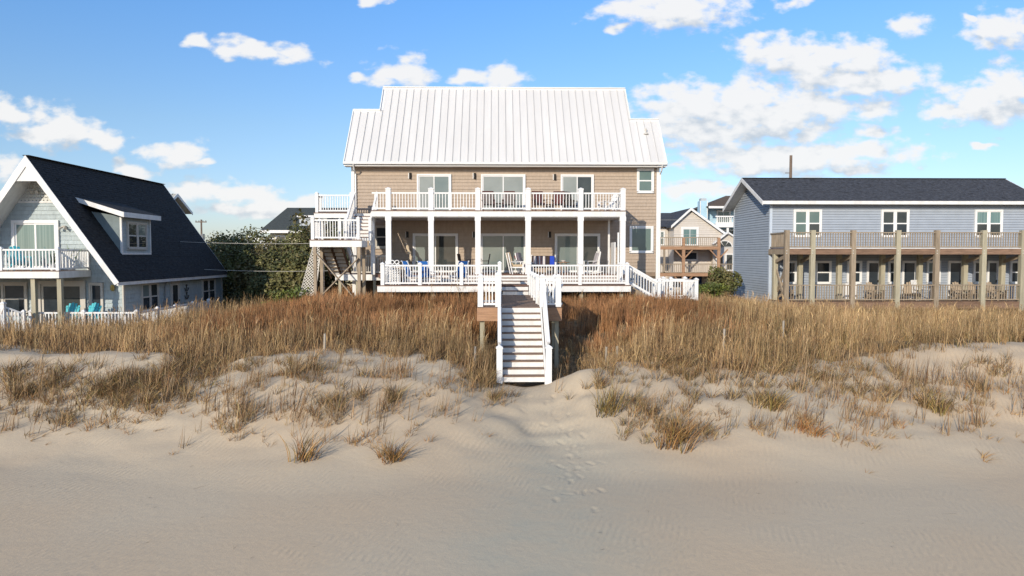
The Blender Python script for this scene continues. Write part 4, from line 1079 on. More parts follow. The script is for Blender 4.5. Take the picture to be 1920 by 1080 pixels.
    railing(H, (-25.33, YB + .1, ZB), (-22.45, YB + .1, ZB), .95, step=.15, bal=.045); railing(H, (-22.31, YB + .1, ZB), (XB - .16, YB + .1, ZB), .95, step=.15, bal=.045)
    railing(H, (XB - .09, YB + .18, ZB), (XB - .09, Y0 - .16, ZB), .95, step=.13, bal=.045)
    for x in (-24.3, -21.03, XB - .09): cbox('balcony_post', (x, YB + .22, (3.04 + .1) / 2), (.19, .19, 2.94), TREATED, H)
    # openings
    wall_opening(H, F, -23.5, -21.25, 3.4, 5.78, 'slider', [GL_TEAL, GL_TEAL], 'sliding_door', dep=.08, trim=.14, sash=.08)
    wall_opening(H, F, -25.2, -22.85, 1.15, 2.78, 'twin', [GL_NIGHT], dep=.08, trim=.12, fm=TRIM_BEIGE)
    wall_opening(H, F, -22.35, -20.05, .45, 2.84, 'slider', [GL_NIGHT, GL_DARK], 'sliding_door', fm=TRIM_BEIGE, dep=.08, trim=.15, sash=.12)
    wall_opening(H, F, -19.88, -19.2, .75, 2.75, 'fixed', [GL_NIGHT], dep=.08, fm=TRIM_BEIGE)
    wall_opening(H, S, 36.75, 38.6, 1.15, 2.68, 'twin', [GL_MID, GL_NIGHT, GL_DARK, GL_NIGHT], dep=.07, fm=TRIM_BEIGE)
    wall_opening(H, S, 44.3, 46.3, 1.05, 2.62, 'twin', [GL_DARK, GL_NIGHT], dep=.07, fm=TRIM_BEIGE)
    d = wall_opening(H, S, 40.05, 41.15, .5, 2.62, 'fixed', [GL_DARK], 'side_door', dep=.07, fm=TRIM_BEIGE, sash=.14)
    cbox('door_handle', (XR + .11, 41.0, 1.5), (.05, .04, .12), BRONZE, d)
    cbox('meter_box', (XR + .09, 39.35, 1.35), (.16, .34, .62), mat('grey_metal_box', (.25, .26, .27), .5), H)
    b = MB(); b.path([(XR + .07, 39.35, 1.66), (XR + .07, 39.35, 2.35), (XR + .07, 39.5, 2.55), (XR + .07, 39.7, 2.75)], .03); b.build('conduit', bpy.data.materials['grey_metal_box'], H)
    for (y, z) in ((42.1, 1.75), (42.1, 2.2)):
        b = MB(); b.tube((XR + .06, y, z - .18), (XR + .06, y, z + .18), .025); b.path([(XR + .06, y + .25 * math.cos(t), z - .02 - .2 * math.sin(t)) for t in np.linspace(0, math.pi, 8)], .022); b.tube((XR + .06, y - .12, z + .12), (XR + .06, y + .12, z + .12), .02); b.build('wall_anchor', BLACK, H)
    for (x, z) in ((-20.98, 5.45), (-22.3, 7.2)):
        o = MB().lathe([(.10, 0), (.10, .03), (.05, .05)], (x, Y0 - .10, z + .02), 10).build('spotlight_base', TRIM_BEIGE, H)
        b = MB()
        for s in (-1, 1): b.tube((x, Y0 - .12, z), (x + s * .16, Y0 - .27, z - .07), .03, .075, 10)
        b.build('spotlight_head', TRIM_BEIGE, o)
    b = MB().lathe([(.03, -.16), (.085, -.10), (.095, .05), (.07, .13), (.02, .16)], (-18.72, Y0 - .14, 2.5), 10); b.build('porch_lantern', mat('brass_yellow', (.40, .30, .09), .4), H)
    # dormer
    ya, yb = 36.05, 39.0; xf = -18.78; zb, zt = 4.14, 6.02
    b = MB(); xt = EX - (zt + .2 - EZ) / sl
    b.prism([(xf, ya, zb - .05), (xf, ya, zt), (xt, ya, zt + .25), (EX - (zb - .15 - EZ) / sl - .1, ya, zb - .2)], (0, yb - ya, 0)); dw = b.build('dormer', base, H)
    DF = Fr((xf, 0, 0), (0, 1, 0), (1, 0, 0)); DS = Fr((0, ya, 0))
    shingle_courses(dw, DF, ya + .06, yb - .06, zb, zt, .205, SEAFOAM, thick=.018)
    def cd(z): return (EX - (z - EZ) / sl - .02, xf - .05)
    shingle_courses(dw, DS, 0, 0, zb + .1, zt, .205, SEAFOAM, thick=.018, clip=cd)
    b = MB(); b.box(xf - .06, xf + .035, ya - .035, ya + .06, zb - .02, zt); b.box(xf - .02, xf + .035, yb - .07, yb + .02, zb - .02, zt); b.box(xf - .01, xf + .04, ya + .06, yb - .07, zb - .02, zb + .07); b.build('dormer_trim', WHITE_W, dw)
    wall_opening(H, DF, 36.5, 38.5, 4.38, 5.80, 'twin', [GL_DARK, GL_NIGHT, GL_MID, GL_NIGHT], 'dormer_window', dep=.06, trim=.08, fm=TRIM_BEIGE)
    # shed roof over it
    p0 = Vector((-18.42, 35.6, 6.14)); p1 = Vector((-20.72, 35.6, 6.86)); E = Vector((0, 3.85, 0)); nz = Vector((0, 0, .10))
    MB().hexa([p0, p0 + E, p1 + E, p1, p0 + nz, p0 + E + nz, p1 + E + nz, p1 + nz]).build('dormer_roof', ROOF_L, dw)
    b = MB(); b.box(p0.x - .01, p0.x + .03, 35.57, 39.46, 5.97, 6.22); b.prism([(p0.x - .012, 35.56, 5.97), (p0.x - .012, 35.56, 6.22), (p1.x, 35.56, 6.94), (p1.x, 35.56, 6.72)], (0, .035, 0)); b.build('dormer_fascia', WHITE_W, dw)
    return H
left_house()
def cottage_fence():
    T = thing('white_picket_fence', 'long low white picket fence around the seafoam cottage yard', 'fence', (-18, 34, .4))
    z = .46
    ys = [33, 35.0, 37.0, 39.0, 41.2]
    xs = [-21.4, -19.0, -16.6]
    for x in xs: post(T, x, 33.0, z, 1.08, .13)
    for a, b in zip(xs[:-1], xs[1:]): railing(T, (a + .06, 33, z), (b - .06, 33, z), .98, step=.15, bal=.05, name='fence_rail')
    for y in ys[1:]: post(T, -16.6, y, z, 1.08, .13)
    for a, b in zip(ys[:3], ys[1:4]): railing(T, (-16.6, a + .06, z), (-16.6, b - .06, z), .98, step=.15, bal=.05, name='fence_rail')
    for k in range(14): cbox('fence_board', (-16.6, 39.14 + k * .148, z + .52), (.03, .143, .96), WHITE, T)
    T2 = thing('ramp_railing', 'white railing beside the steps at the left edge in front of the cottage', 'railing', (-22.2, 31.6, .5))
    post(T2, -21.75, 31.7, .5, 1.5, .16); post(T2, -21.2, 32.2, .45, 1.15, .12)
    railing(T2, (-23.6, 31.7, .75), (-21.83, 31.7, .75), 1.05, step=.15, bal=.05); railing(T2, (-21.70, 31.76, .75), (-21.25, 32.15, .45), 1.05, lo=.15, step=.12, bal=.05)
cottage_fence()

def right_house():
    H = thing('blue_sided_house', 'slate blue vinyl sided house with a long two level wooden gallery', 'house', (24, 45, 1))
    X0, X1, Y0, Y1 = 16.36, 32.2, 42.4, 48.8; EZ = 7.28; YR = 45.6; RZ = 9.0; EY = 41.9
    F = Fr((0, Y0, 0)); S = Fr((X0, 0, 0), (0, 1, 0), (-1, 0, 0))
    base = mat('blue_wall_base', (.17, .20, .26), .8)  # darkened so the slots between boards read as shadow
    slp = (RZ - EZ) / (YR - EY)
    def zr(y): return EZ + slp * (y - EY) if y < YR else EZ + slp * (2 * YR - y - EY)
    b = MB(); b.prism([(X0, Y0, .6), (X0, Y1, .6), (X0, Y1, zr(Y1) - .12), (X0, YR, RZ - .12), (X0, Y0, zr(Y0) - .12)], (X1 - X0, 0, 0)); wall = b.build('wall', base, H)
    lap_boards(wall, F, X0 + .1, X1, 1.2, 7.3, .152, BLUE_V)
    def cl(z):
        if z < zr(Y0) - .3: return (Y0 + .05, Y1)
        d = (z + .25 - EZ) / slp + EY
        return (max(Y0 + .05, d), min(Y1, 2 * YR - d))
    lap_boards(wall, S, Y0, Y1, .95, 8.85, .152, BLUE_V, clip=cl)
    CB = mat('pale_blue_corner_board', (.46, .52, .60), .5, .03)
    for (y) in (Y0, Y1): MB().box(X0 - .04, X0 + .12, y - .04, y + .09, .8, EZ - .05).build('corner_board', CB, H)
    # roof
    XA, XB = 15.72, 32.85; b = MB()
    for s in (1, -1):
        ye = EY if s > 0 else 2 * YR - EY
        b.prism([(XA, ye, EZ), (XA, YR, RZ), (XA, YR, RZ - .16), (XA, ye + s * .1, EZ - .10)], (XB - XA, 0, 0))
    roof = b.build('roof', ROOF_R, H)
    for s in (1, -1):
        ye = EY if s > 0 else 2 * YR - EY
        u = Vector((0, YR - ye, RZ - EZ)); L = u.length; u /= L; nn = Vector((0, -s * (RZ - EZ), abs(YR - ye))).normalized()
        courses(roof, (lambda a, uu, n, ye=ye, u=u, nn=nn: Vector((a, ye, EZ)) + u * uu + nn * (n + .003)), L, XA, XB, .14, ROOF_R)
        for x in (XA - .035, XB): MB().prism([(x, ye - s * .02, EZ + .02), (x, YR, RZ + .03), (x, YR, RZ - .22), (x, ye - s * .02, EZ - .24)], (.035, 0, 0)).build('rake_board', WHITE_W, H)
        MB().prism([(XA, ye + s * .02, EZ - .11), (XA, YR, RZ - .18), (XA, YR, RZ - .21), (XA, ye + s * .02, EZ - .14)], (.66, 0, 0)).build('soffit', WHITE_W, H)
    MB().box(XA, XB, EY - .05, EY - .01, EZ - .18, EZ + .015).build('eave_fascia', WHITE_W, H)
    MB().box(XA + .66, XB - .6, EY, Y0 - .02, EZ - .17, EZ - .13).build('eave_soffit', WHITE_W, H)
    MB().beam((XA, YR, RZ + .03), (XB, YR, RZ + .03), .26, .03).build('ridge_cap', ROOF_R, roof)
    # windows
    GU = GL_GREEN
    wall_opening(H, F, 17.75, 19.45, 5.15, 6.82, 'twin', [GU, GU, GU, GL_DARK][:4]); wall_opening(H, F, 23.05, 24.75, 5.15, 6.82, 'twin', [GL_DARK, GL_NIGHT]); wall_opening(H, F, 28.75, 30.45, 5.15, 6.82, 'twin', [GL_TEAL, GL_DARK])
    for (a0, a1, k, g) in ((17.2, 18.0, 'hung', GL_NIGHT), (19.12, 20.1, 'hung', GL_NIGHT), (21.05, 21.95, 'hung', GL_NIGHT), (22.25, 23.08, 'door', GL_NIGHT), (23.55, 24.2, 'hung', GL_DARK), (24.4, 25.3, 'door', GL_NIGHT), (25.9, 26.75, 'hung', GL_MID), (27.22, 28.12, 'door', GL_NIGHT), (28.75, 29.4, 'hung', GL_DARK), (29.6, 30.3, 'door', GL_NIGHT), (31.0, 31.6, 'hung', GL_NIGHT)):
        o = wall_opening(H, F, a0, a1, 2.35 if k == 'hung' else 1.5, 3.75, 'hung' if k == 'hung' else 'fixed', [g, GL_NIGHT], 'window' if k == 'hung' else 'glass_door', trim=.085)
        if k == 'door': MB().box(a1 - .16, a1 - .12, .07, .11, 2.45, 2.6, F).build('door_handle', BRONZE, o)
    # galleries
    YD = 40.0; PX = [16.4, 17.88, 20.2, 22.77, 25.01, 27.71, 29.96, 32.2]
    mats = [WOODG, TREATED, WOODG, TREATED, WOODG, TREATED, TREATED, WOODG]
    for i, x in enumerate(PX):
        p = cbox('gallery_post', (x, YD, 2.95), (.255, .24, 5.1), mats[i], H)
        cbox('bolt', (x - .04, YD - .125, 4.33), (.05, .03, .05), TRIM_BEIGE, p); cbox('bolt', (x - .04, YD - .125, 4.19), (.05, .03, .05), TRIM_BEIGE, p)
        cbox('inner_post', (x - .05, 41.5, 2.8), (.25, .25, 2.7), TREATED, H)
        MB().beam((x, YD + .1, 4.02), (x - .05, 41.45, 3.70), .09, .2).build('knee_brace', WOODG, H)
    for a, c in zip(PX[:-1], PX[1:]):
        for (z0, z1) in ((4.13, 4.44), (1.04, 1.40)):
            MB().box(a + .128, c - .128, YD - .06, YD + .02, z0, z1).build('gallery_beam', WOODB, H)
        for (zf, zt) in ((4.50, .86), (1.50, .88)):
            railing(H, (a + .128, YD - .02, zf), (c - .128, YD - .02, zf), zt, m=WOODG, lo=.06, bal=.04, step=.145, rail=(.09, .06), name='gallery_rail')
    for z in (4.44, 1.40):
        n = 14
        for i in range(n): MB().box(X0 - .05, 32.3, YD - .08 + i * .17, YD + .08 + i * .17, z, z + .04).build('deck_board', WOODB, H)
    MB().box(X0 + .1, 32.2, YD - .085, YD - .065, 4.455, 4.50).build('white_edge_strip', WHITE_W, H)  # thin white strip along the upper deck's front edge
    for i, x in enumerate((15.95 + .45, )): pass
    railing(H, (16.4, YD + .12, 4.5), (16.4, Y0 - .05, 4.5), .86, m=WOODG, lo=.06, bal=.04, step=.145, rail=(.09, .06), name='gallery_rail')
    MB().beam((16.4, 40.14, 1.5), (16.4, 41.9, 3.9), .06, .18).build('cross_brace', WOODG, H); MB().beam((16.48, 41.9, 1.4), (16.48, 40.14, 3.6), .06, .18).build('cross_brace', WOODG, H)
    for y in (40.1, 42.3): MB().box(16.3, 16.36, y, y + .05, 4.1, 4.44).build('end_block', WOODG, H)
    MB().box(16.28, 16.33, YD + .1, Y0, 4.13, 4.43).build('gallery_beam', WOODG, H); MB().box(16.28, 16.33, YD + .1, Y0, 1.04, 1.39).build('gallery_beam', WOODG, H)
    MB().box(X0 + .2, X1, 40.9, 42.3, .3, 1.0).build('crawlspace_shade_block', SHADOWWALL, H)  # dark block painted as the shade under the gallery
    return H
right_house()
# ---------------------------------------------------------------- background houses, poles, trees
TANV = mat('tan_vinyl', (.56, .51, .455), .6, .05, rnd=.03); CREAM = mat('cream_siding', (.55, .50, .34), .6, .06)
SKYB = mat('sky_blue_siding', (.38, .56, .68), .6, .05, rnd=.03); NAVY = mat('navy_garage_door', (.02, .055, .16), .5, .05)
GREYV = mat('pale_grey_siding', (.42, .45, .47), .6, .06); BROWNROOF = roof_mat('brown_roof', (.11, .085, .065), .2); TANROOF = mat('pale_metal_roof', (.45, .43, .36), .45, .06)
def gable_house(H, x0, x1, xr, y0, y1, zb, ze0, zr_, ze1, wm, rm, over=.4, boards=.25):
    """gable facing the sea; xr is the ridge, ze0 / ze1 the eave heights left and right"""
    wall = MB().prism([(x0, y0, zb), (x1, y0, zb), (x1, y0, ze1), (xr, y0, zr_ - .15), (x0, y0, ze0)], (0, y1 - y0, 0)).build('wall', wm, H)
    F = Fr((0, y0, 0))
    def cl(z):
        a = x0 if z < ze0 - .2 else x0 + (z + boards - ze0) / (zr_ - ze0) * (xr - x0)
        c = x1 if z < ze1 - .2 else x1 - (z + boards - ze1) / (zr_ - ze1) * (x1 - xr)
        return (a, c)
    lap_boards(wall, F, x0, x1, zb + .1, zr_ - .5, boards, wm, thick=.03, clip=cl)
    b = MB(); s0 = (zr_ - ze0) / (xr - x0); s1 = (zr_ - ze1) / (x1 - xr)
    for (xe, ze, sg, s) in ((x0, ze0, -1, s0), (x1, ze1, 1, s1)):
        b.prism([(xe + sg * over, y0 - over, ze - s * over + .12), (xr, y0 - over, zr_ + .12), (xr, y0 - over, zr_ - .1), (xe + sg * over, y0 - over, ze - s * over - .06)], (0, y1 - y0 + 2 * over, 0))
    roof = b.build('roof', rm, H)
    for (xe, ze, sg, s) in ((x0, ze0, -1, s0), (x1, ze1, 1, s1)):
        MB().prism([(xe + sg * (over + .03), y0 - over - .06, ze - s * over + .15), (xr, y0 - over - .06, zr_ + .15), (xr, y0 - over - .06, zr_ - .15), (xe + sg * (over + .03), y0 - over - .06, ze - s * over - .15)], (0, .05, 0)).build('rake_board', WHITE, H)
    return wall, roof
def tan_house():
    H = thing('tan_gabled_house', 'distant tan gabled house with two wooden decks and a blue garage door', 'house', (22, 84, -.4))
    gable_house(H, 19.95, 27.2, 21.76, 80, 92, -.5, 7.6, 9.25, 5.35, TANV, ROOF_R)
    F = Fr((0, 80, 0))
    wall_opening(H, F, 20.75, 22.75, 5.1, 7.25, 'slider', [GL_TEAL, GL_TEAL], 'sliding_door', trim=.22)
    wall_opening(H, F, 20.9, 22.7, 3.45, 4.5, 'fixed', [GL_DARK], trim=.12)
    g = MB().box(20.7, 23.15, .0, .08, -.4, 1.75, F).build('garage_door', NAVY, H)
    for i in range(4): MB().box(20.75, 23.1, .08, .10, -.3 + i * .5, .14 + i * .5, F).build('door_panel', NAVY, g)
    # lower gable with the half-round window
    b = MB(); b.prism([(24.2, 79.2, -.5), (28.2, 79.2, -.5), (28.2, 79.2, 5.0), (25.7, 79.2, 6.45), (24.2, 79.2, 5.4)], (0, 4, 0)); b.build('side_wing', TANV, H)
    for (xa, za, xb, zb) in ((24.0, 5.3, 25.7, 6.6), (25.7, 6.6, 28.4, 4.95)): MB().beam((xa, 79.0, za), (xb, 79.0, zb), .5, .16).build('wing_rake', WHITE, H)
    o = MB().prism([(25.42 + .95 * math.cos(t), 79.14, 4.95 + .78 * math.sin(t)) for t in np.linspace(0, math.pi, 12)], (0, .05, 0)).build('half_round_window', WHITE, H)
    for k in range(3):
        t0, t1 = math.pi * (k + .06) / 3, math.pi * (k + .94) / 3
        MB().prism([(25.42, 79.10, 5.02)] + [(25.42 + .82 * math.cos(t), 79.10, 4.99 + .66 * math.sin(t)) for t in np.linspace(t0, t1, 5)], (0, .03, 0)).build('pane', GL_DARK, o)
    FW = Fr((0, 79.2, 0)); wall_opening(H, FW, 24.5, 25.4, 2.3, 4.25, 'fixed', [GL_DARK]); wall_opening(H, FW, 25.55, 26.5, 2.3, 4.25, 'fixed', [GL_DARK])
    # left porch wing
    MB().box(17.0, 19.9, 82.5, 90, -.4, 7.3).build('porch_wing', TANV, H)
    MB().prism([(16.6, 81.9, 7.35), (16.6, 86.2, 9.2), (16.6, 90.6, 7.35)], (4.9, 0, 0)).build('wing_roof', ROOF_R, H)
    wall_opening(H, Fr((0, 82.5, 0)), 18.9, 19.5, 5.2, 6.9, 'hung', [GL_MID])
    # decks
    for (z, xe) in ((5.0, 24.2), (2.1, 27.2)):
        MB().box(16.8, xe, 77.0, 79.9, z - .05, z + .03).build('deck_floor', FASCIAW, H); MB().box(16.8, xe, 76.95, 77.0, z - .32, z + .03).build('deck_fascia', FASCIAW, H)
        for a, c in ((16.9, 20.2), (20.4, 24.05)) + (((24.3, 27.1),) if xe > 25 else ()):
            railing(H, (a, 77.05, z), (c, 77.05, z), 1.0, m=WOODG, step=.22, bal=.05, rail=(.1, .09))
    for x in (20.3, 24.15): cbox('deck_post', (x, 77.1, 2.75), (.32, .2, 6.5), FASCIAW, H)
    cbox('deck_post', (18.2, 77.1, 2.75), (.2, .2, 4.5), WOODG, H)
    for (z) in (4.7, 1.8):
        for x in (20.3, 24.15):
            for s in (-1, 1): MB().beam((x + s * 1.0, 77.1, z), (x + s * .15, 77.1, z - .9), .12, .14, (0, 1, 0)).build('knee_brace', FASCIAW, H)
    for i in range(6): MB().box(26.0 + i * .3, 26.3 + i * .3, 75.6, 76.9, 1.75 - i * .25, 1.82 - i * .25).build('stair_tread', WOODG, H)
tan_house()
def blue_house():
    H = thing('sky_blue_tall_house', 'tall sky blue house with brown hip roof and chimney behind the tan gable', 'house', (34, 110, -.5))
    w = MB(); w.box(31.9, 42, 108, 118, -.5, 11.3); wall = w.build('wall', SKYB, H)
    b = MB(); x0, x1, y0, y1 = 31.3, 42.6, 105.0, 118.6; b.v += [(x0, y0, 11.3), (x1, y0, 11.3), (x1, y1, 11.3), (x0, y1, 11.3), (35.6, 110.5, 13.3), (38.5, 110.5, 13.3)]; b.f += [(0, 1, 5, 4), (1, 2, 5), (2, 3, 4, 5), (3, 0, 4), (0, 3, 2, 1)]; b.build('roof', BROWNROOF, H)
    MB().box(31.3, 42.6, 104.95, 105.0, 11.0, 11.32).build('roof_fascia', WHITE, H)
    MB().box(30.5, 31.6, 106.5, 108.0, -.5, 12.2).build('chimney', SKYB, H); MB().box(30.65, 31.45, 106.6, 107.8, 12.2, 12.6).build('chimney_cap', GREYV, H)
    for x in (30.5, 31.55): MB().box(x - .05, x + .06, 106.45, 106.52, -.5, 12.2).build('corner_board', WHITE, H)
    MB().box(32.4, 42, 105.2, 107.9, 8.5, 8.75).build('balcony_floor', WHITE, H); railing(H, (32.4, 105.2, 8.75), (42, 105.2, 8.75), 1.05, step=.3, bal=.08, rail=(.15, .2)); MB().box(32.4, 42, 105.1, 105.2, 8.2, 8.74).build('balcony_fascia', WHITE, H)
    for x in (32.5, 34.3, 37): cbox('balcony_post', (x, 105.4, 4.2), (.3, .3, 8.6), WHITE, H)
    F = Fr((0, 108, 0)); wall_opening(H, F, 33.4, 35.6, 8.8, 10.9, 'slider', [GL_MID, GL_MID], 'sliding_door', trim=.2); wall_opening(H, F, 33.0, 36.5, 5.6, 8.0, 'twin', [GL_DARK], trim=.2); wall_opening(H, F, 36.6, 38.4, 8.8, 10.9, 'twin', [GL_MID], trim=.15)
blue_house()
def grey_roof_house():
    H = thing('low_cream_house', 'low cream house with a wide grey roof behind the shrubs', 'house', (-18, 86, 0))
    MB().box(-25.6, -9, 81, 91, -.4, 6.9).build('wall', CREAM, H)
    b = MB()
    b.v += [(-26.4, 80, 6.85), (-8, 80, 6.85), (-8, 92, 6.85), (-26.4, 92, 6.85), (-25.1, 86, 9.75), (-8, 86, 9.75)]; b.f += [(0, 1, 5, 4), (1, 2, 5), (2, 3, 4, 5), (3, 0, 4), (0, 3, 2, 1)]
    b.build('roof', ROOF_B, H); MB().box(-26.4, -8, 79.95, 80, 6.55, 6.86).build('eave_fascia', WHITE, H)
    MB().box(-22.3, -19.2, 81.0, 83.5, 7.4, 8.35).build('dormer', GREYV, H); MB().box(-22.5, -19.0, 80.7, 83.6, 8.35, 8.55).build('dormer_fascia', WHITE, H)
    wall_opening(H, Fr((0, 81, 0)), -25.0, -23.8, 4.9, 6.3, 'hung', [GL_DARK])
    railing(H, (-27.2, 78.5, 4.9), (-24.4, 78.5, 4.9), .95, step=.35, bal=.12, rail=(.15, .18)); post(H, -27.2, 78.5, 4.8, 1.5, .25)
    MB().box(-27.4, -24.3, 78.4, 81, 4.6, 4.9).build('deck_floor', WHITE, H)
    for x in (-27.2, -24.5): cbox('deck_post', (x, 78.7, 2.1), (.25, .25, 5.0), WHITE, H)
grey_roof_house()
def far_gable_house():
    H = thing('pale_grey_gable_house', 'pale grey gabled house peeking out behind the dark cottage roof', 'house', (-38, 77, 0))
    MB().prism([(-34.7, 73.9, -.5), (-34.7, 80.1, -.5), (-34.7, 80.1, 8.9), (-34.7, 77, 10.4), (-34.7, 73.9, 8.9)], (-9, 0, 0)).build('wall', GREYV, H)
    b = MB()
    for s in (-1, 1): b.prism([(-34.1, 77, 10.62), (-34.1, 77 + s * 3.6, 8.82), (-34.1, 77 + s * 3.6, 8.66), (-34.1, 77, 10.42)], (-10, 0, 0))
    roof = b.build('roof', TANROOF, H)
    for s in (-1, 1): MB().prism([(-34.1, 77, 10.66), (-34.1, 77 + s * 3.65, 8.84), (-34.1, 77 + s * 3.65, 8.56), (-34.1, 77, 10.32)], (.06, 0, 0)).build('rake_board', WHITE, H)
    for k in range(9): MB().prism([(-34.6 - k, 73.42, 8.84), (-34.6 - k, 77, 10.63), (-34.6 - k, 77, 10.68), (-34.6 - k, 73.42, 8.89)], (.05, 0, 0)).build('roof_seam', TANROOF, roof)
    wall_opening(H, Fr((-34.7, 0, 0), (0, 1, 0), (1, 0, 0)), 78.4, 79.6, 6.6, 8.1, 'fixed', [GL_MID])
far_gable_house()
POLEW = mat('brown_pole_wood', (.17, .125, .095), .85, .2, 4, stretch=(3, 3, .3))
def pole(x, y, zt, label, arms=True):
    T = thing('utility_pole', label, 'utility pole', (x, y, -.4), 'utility poles along the road')
    MB().tube((x, y, -.6), (x, y, zt), .17, .12, 10).build('pole', POLEW, T)
    if arms:
        a = MB().box(x - .85, x + .85, y - .16, y - .06, zt - .45, zt - .30).build('crossarm', POLEW, T)
        for s in (-.75, -.3, .3, .75): MB().tube((x + s, y - .11, zt - .30), (x + s, y - .11, zt - .1), .05, .035, 6).build('insulator', BLACK, a)
        MB().tube((x + .35, y - .3, zt - 3.1), (x + .35, y - .3, zt - 2.2), .24, .24, 10).build('transformer', mat('transformer_grey', (.2, .21, .22), .5), T)
    else:
        MB().beam((x - .5, y, zt - 1.6), (x, y, zt - 1.6), .06, .06).build('pole_bracket', POLEW, T)
pole(-45.2, 110, 9.5, 'utility pole with a crossarm and transformer left of the shrubs')
pole(26.9, 65, 13.2, 'bare tall utility pole rising above the blue house roof', False)
WIRE = mat('pale_cable', (.42, .40, .36), .6, .05)
for (xa, xb, y, z, lab) in ((-19.2, -8.12, 43.6, 4.78, 'upper pale cable crossing in front of the shrubs'), (-17.8, -8.12, 43.6, 3.10, 'lower pale cable crossing in front of the shrubs'),
                            (2, 27, 64, 7.25, 'upper thin cable crossing the tan gable'), (2, 27, 64.5, 5.95, 'lower thin cable crossing the tan gable')):
    pts = [(xa + (xb - xa) * t, y, z - .12 * (1 - (2 * t - 1) ** 2) + .12) for t in np.linspace(0, 1, 13)]
    o = MB().path(pts, .014 if xa < 0 else .012, 5).build('utility_cable', WIRE); tag(o, lab, 'cable', 'utility cables')

LEAF = bpy.data.materials.new('evergreen_leaf'); LEAF.use_nodes = True
_b = LEAF.node_tree.nodes['Principled BSDF']; _b.inputs['Roughness'].default_value = .55; _b.inputs['Specular IOR Level'].default_value = .25
_a = LEAF.node_tree.nodes.new('ShaderNodeAttribute'); _a.attribute_name = 'tint'; LEAF.node_tree.links.new(_a.outputs['Color'], _b.inputs['Base Color'])
BARK = mat('grey_bark', (.14, .11, .085), .9, .2)
LR = np.random.RandomState(21)
def crown_mesh(name, lobes, n, size, cols, parent=None, kind=None, core=True):
    """leaf-sized faces through the volume of a set of lobes (x, y, z, rx, ry, rz)"""
    lobes = np.array(lobes, float); wts = lobes[:, 3] * lobes[:, 5]; wts /= wts.sum()
    k = LR.choice(len(lobes), n, p=wts)
    d = LR.randn(n, 3); d /= np.linalg.norm(d, axis=1)[:, None]
    r = .62 + .42 * LR.rand(n) ** .7 + .10 * LR.randn(n)
    P = lobes[k, :3] + d * lobes[k, 3:6] * r[:, None]
    nrm = d + .9 * LR.randn(n, 3); nrm[:, 2] += .3; nrm /= np.linalg.norm(nrm, axis=1)[:, None]
    t = np.cross(nrm, LR.randn(n, 3)); t /= np.linalg.norm(t, axis=1)[:, None]; b = np.cross(nrm, t)
    s = size * (.6 + .8 * LR.rand(n))[:, None]
    V = np.stack([P - t * s, P - b * s * .55, P + t * s, P + b * s * .55], 1)
    cols = np.array(cols); lc = LR.randint(len(cols), size=len(lobes)); c = cols[np.where(LR.rand(n) < .7, lc[k], LR.randint(len(cols), size=n))] * (1 + .22 * (LR.rand(n, 1) * 2 - 1))
    V = V.reshape(-1, 3); C = np.repeat(c, 4, 0); c0 = V.mean(0)
    me = bpy.data.meshes.new(name); V = V - c0
    me.vertices.add(len(V)); me.vertices.foreach_set('co', V.astype(np.float32).ravel())
    me.loops.add(4 * n); me.loops.foreach_set('vertex_index', np.arange(4 * n, dtype=np.int32)); me.polygons.add(n); me.polygons.foreach_set('loop_start', np.arange(0, 4 * n, 4, dtype=np.int32)); me.update(calc_edges=True)
    a = me.attributes.new('tint', 'FLOAT_COLOR', 'POINT'); a.data.foreach_set('color', np.concatenate([C, np.ones((len(C), 1))], 1).astype(np.float32).ravel())
    me.materials.append(LEAF)
    o = place(name, me, c0, parent)
    if kind: o['kind'] = kind
    return o
DARKG = [(.115, .120, .042), (.155, .145, .055), (.085, .092, .038), (.16, .14, .062), (.125, .105, .05)]
BRIGHT = [(.13, .15, .03), (.10, .13, .03), (.16, .16, .04), (.08, .10, .03)]
PINE = [(.10, .095, .032), (.075, .085, .03), (.13, .11, .045)]
def shrub(x, y, rx, ry, h, label, cols=DARKG, n=11000, size=.105, name='evergreen_shrub', trunk=True, nl=16):
    zg = float(ground_z(np.array([x]), np.array([y]), False)[0])
    T = thing(name, label, 'shrub', (x, y, zg), 'evergreen shrubs behind the dunes')
    lob = []
    for i in range(nl):
        a = LR.rand() * 6.28; q = math.sqrt(LR.rand()); zz = .12 + .72 * LR.rand()
        w = math.sin(math.pi * min(1, .28 + .62 * (1 - zz))) ** .6
        s = .26 + .20 * LR.rand()
        lob.append((x + rx * q * w * math.cos(a) * .8, y + ry * q * w * math.sin(a) * .8, zg + h * zz, rx * s * 1.1, ry * s * 1.1, h * s * .62))
    lob.append((x, y, zg + h * .42, rx * .62, ry * .62, h * .40))
    crown_mesh('crown', lob, n, size, cols, T)
    b = MB()
    for i in range(4):
        a = i * 1.6 + LR.rand(); l = lob[i]
        b.tube((x + .1 * math.cos(a), y + .1 * math.sin(a), zg - .2), (l[0], l[1], l[2]), .07, .025, 6)
    b.build('trunk', BARK, T)
for a in [(-19.6, 53, 2.6, 2.6, 5.9, 'rounded dark shrub nearest the cottage roof edge'), (-17.2, 50.5, 2.5, 2.5, 5.3, 'broad dark shrub second from the cottage roof'), (-14.6, 50, 2.5, 2.4, 5.0, 'broad dark shrub in the middle of the thicket'),
          (-12.3, 49, 2.2, 2.2, 5.3, 'dark shrub at the right end of the thicket beside the lattice'), (-16.4, 48.6, 1.9, 1.5, 3.9, 'low front shrub against the cottage corner'),
          (-14.6, 46, 2.0, 1.8, 3.5, 'low front shrub in the middle of the thicket'), (-12.6, 45, 1.8, 1.7, 3.4, 'low front shrub near the lattice screen')]:
    shrub(*a)
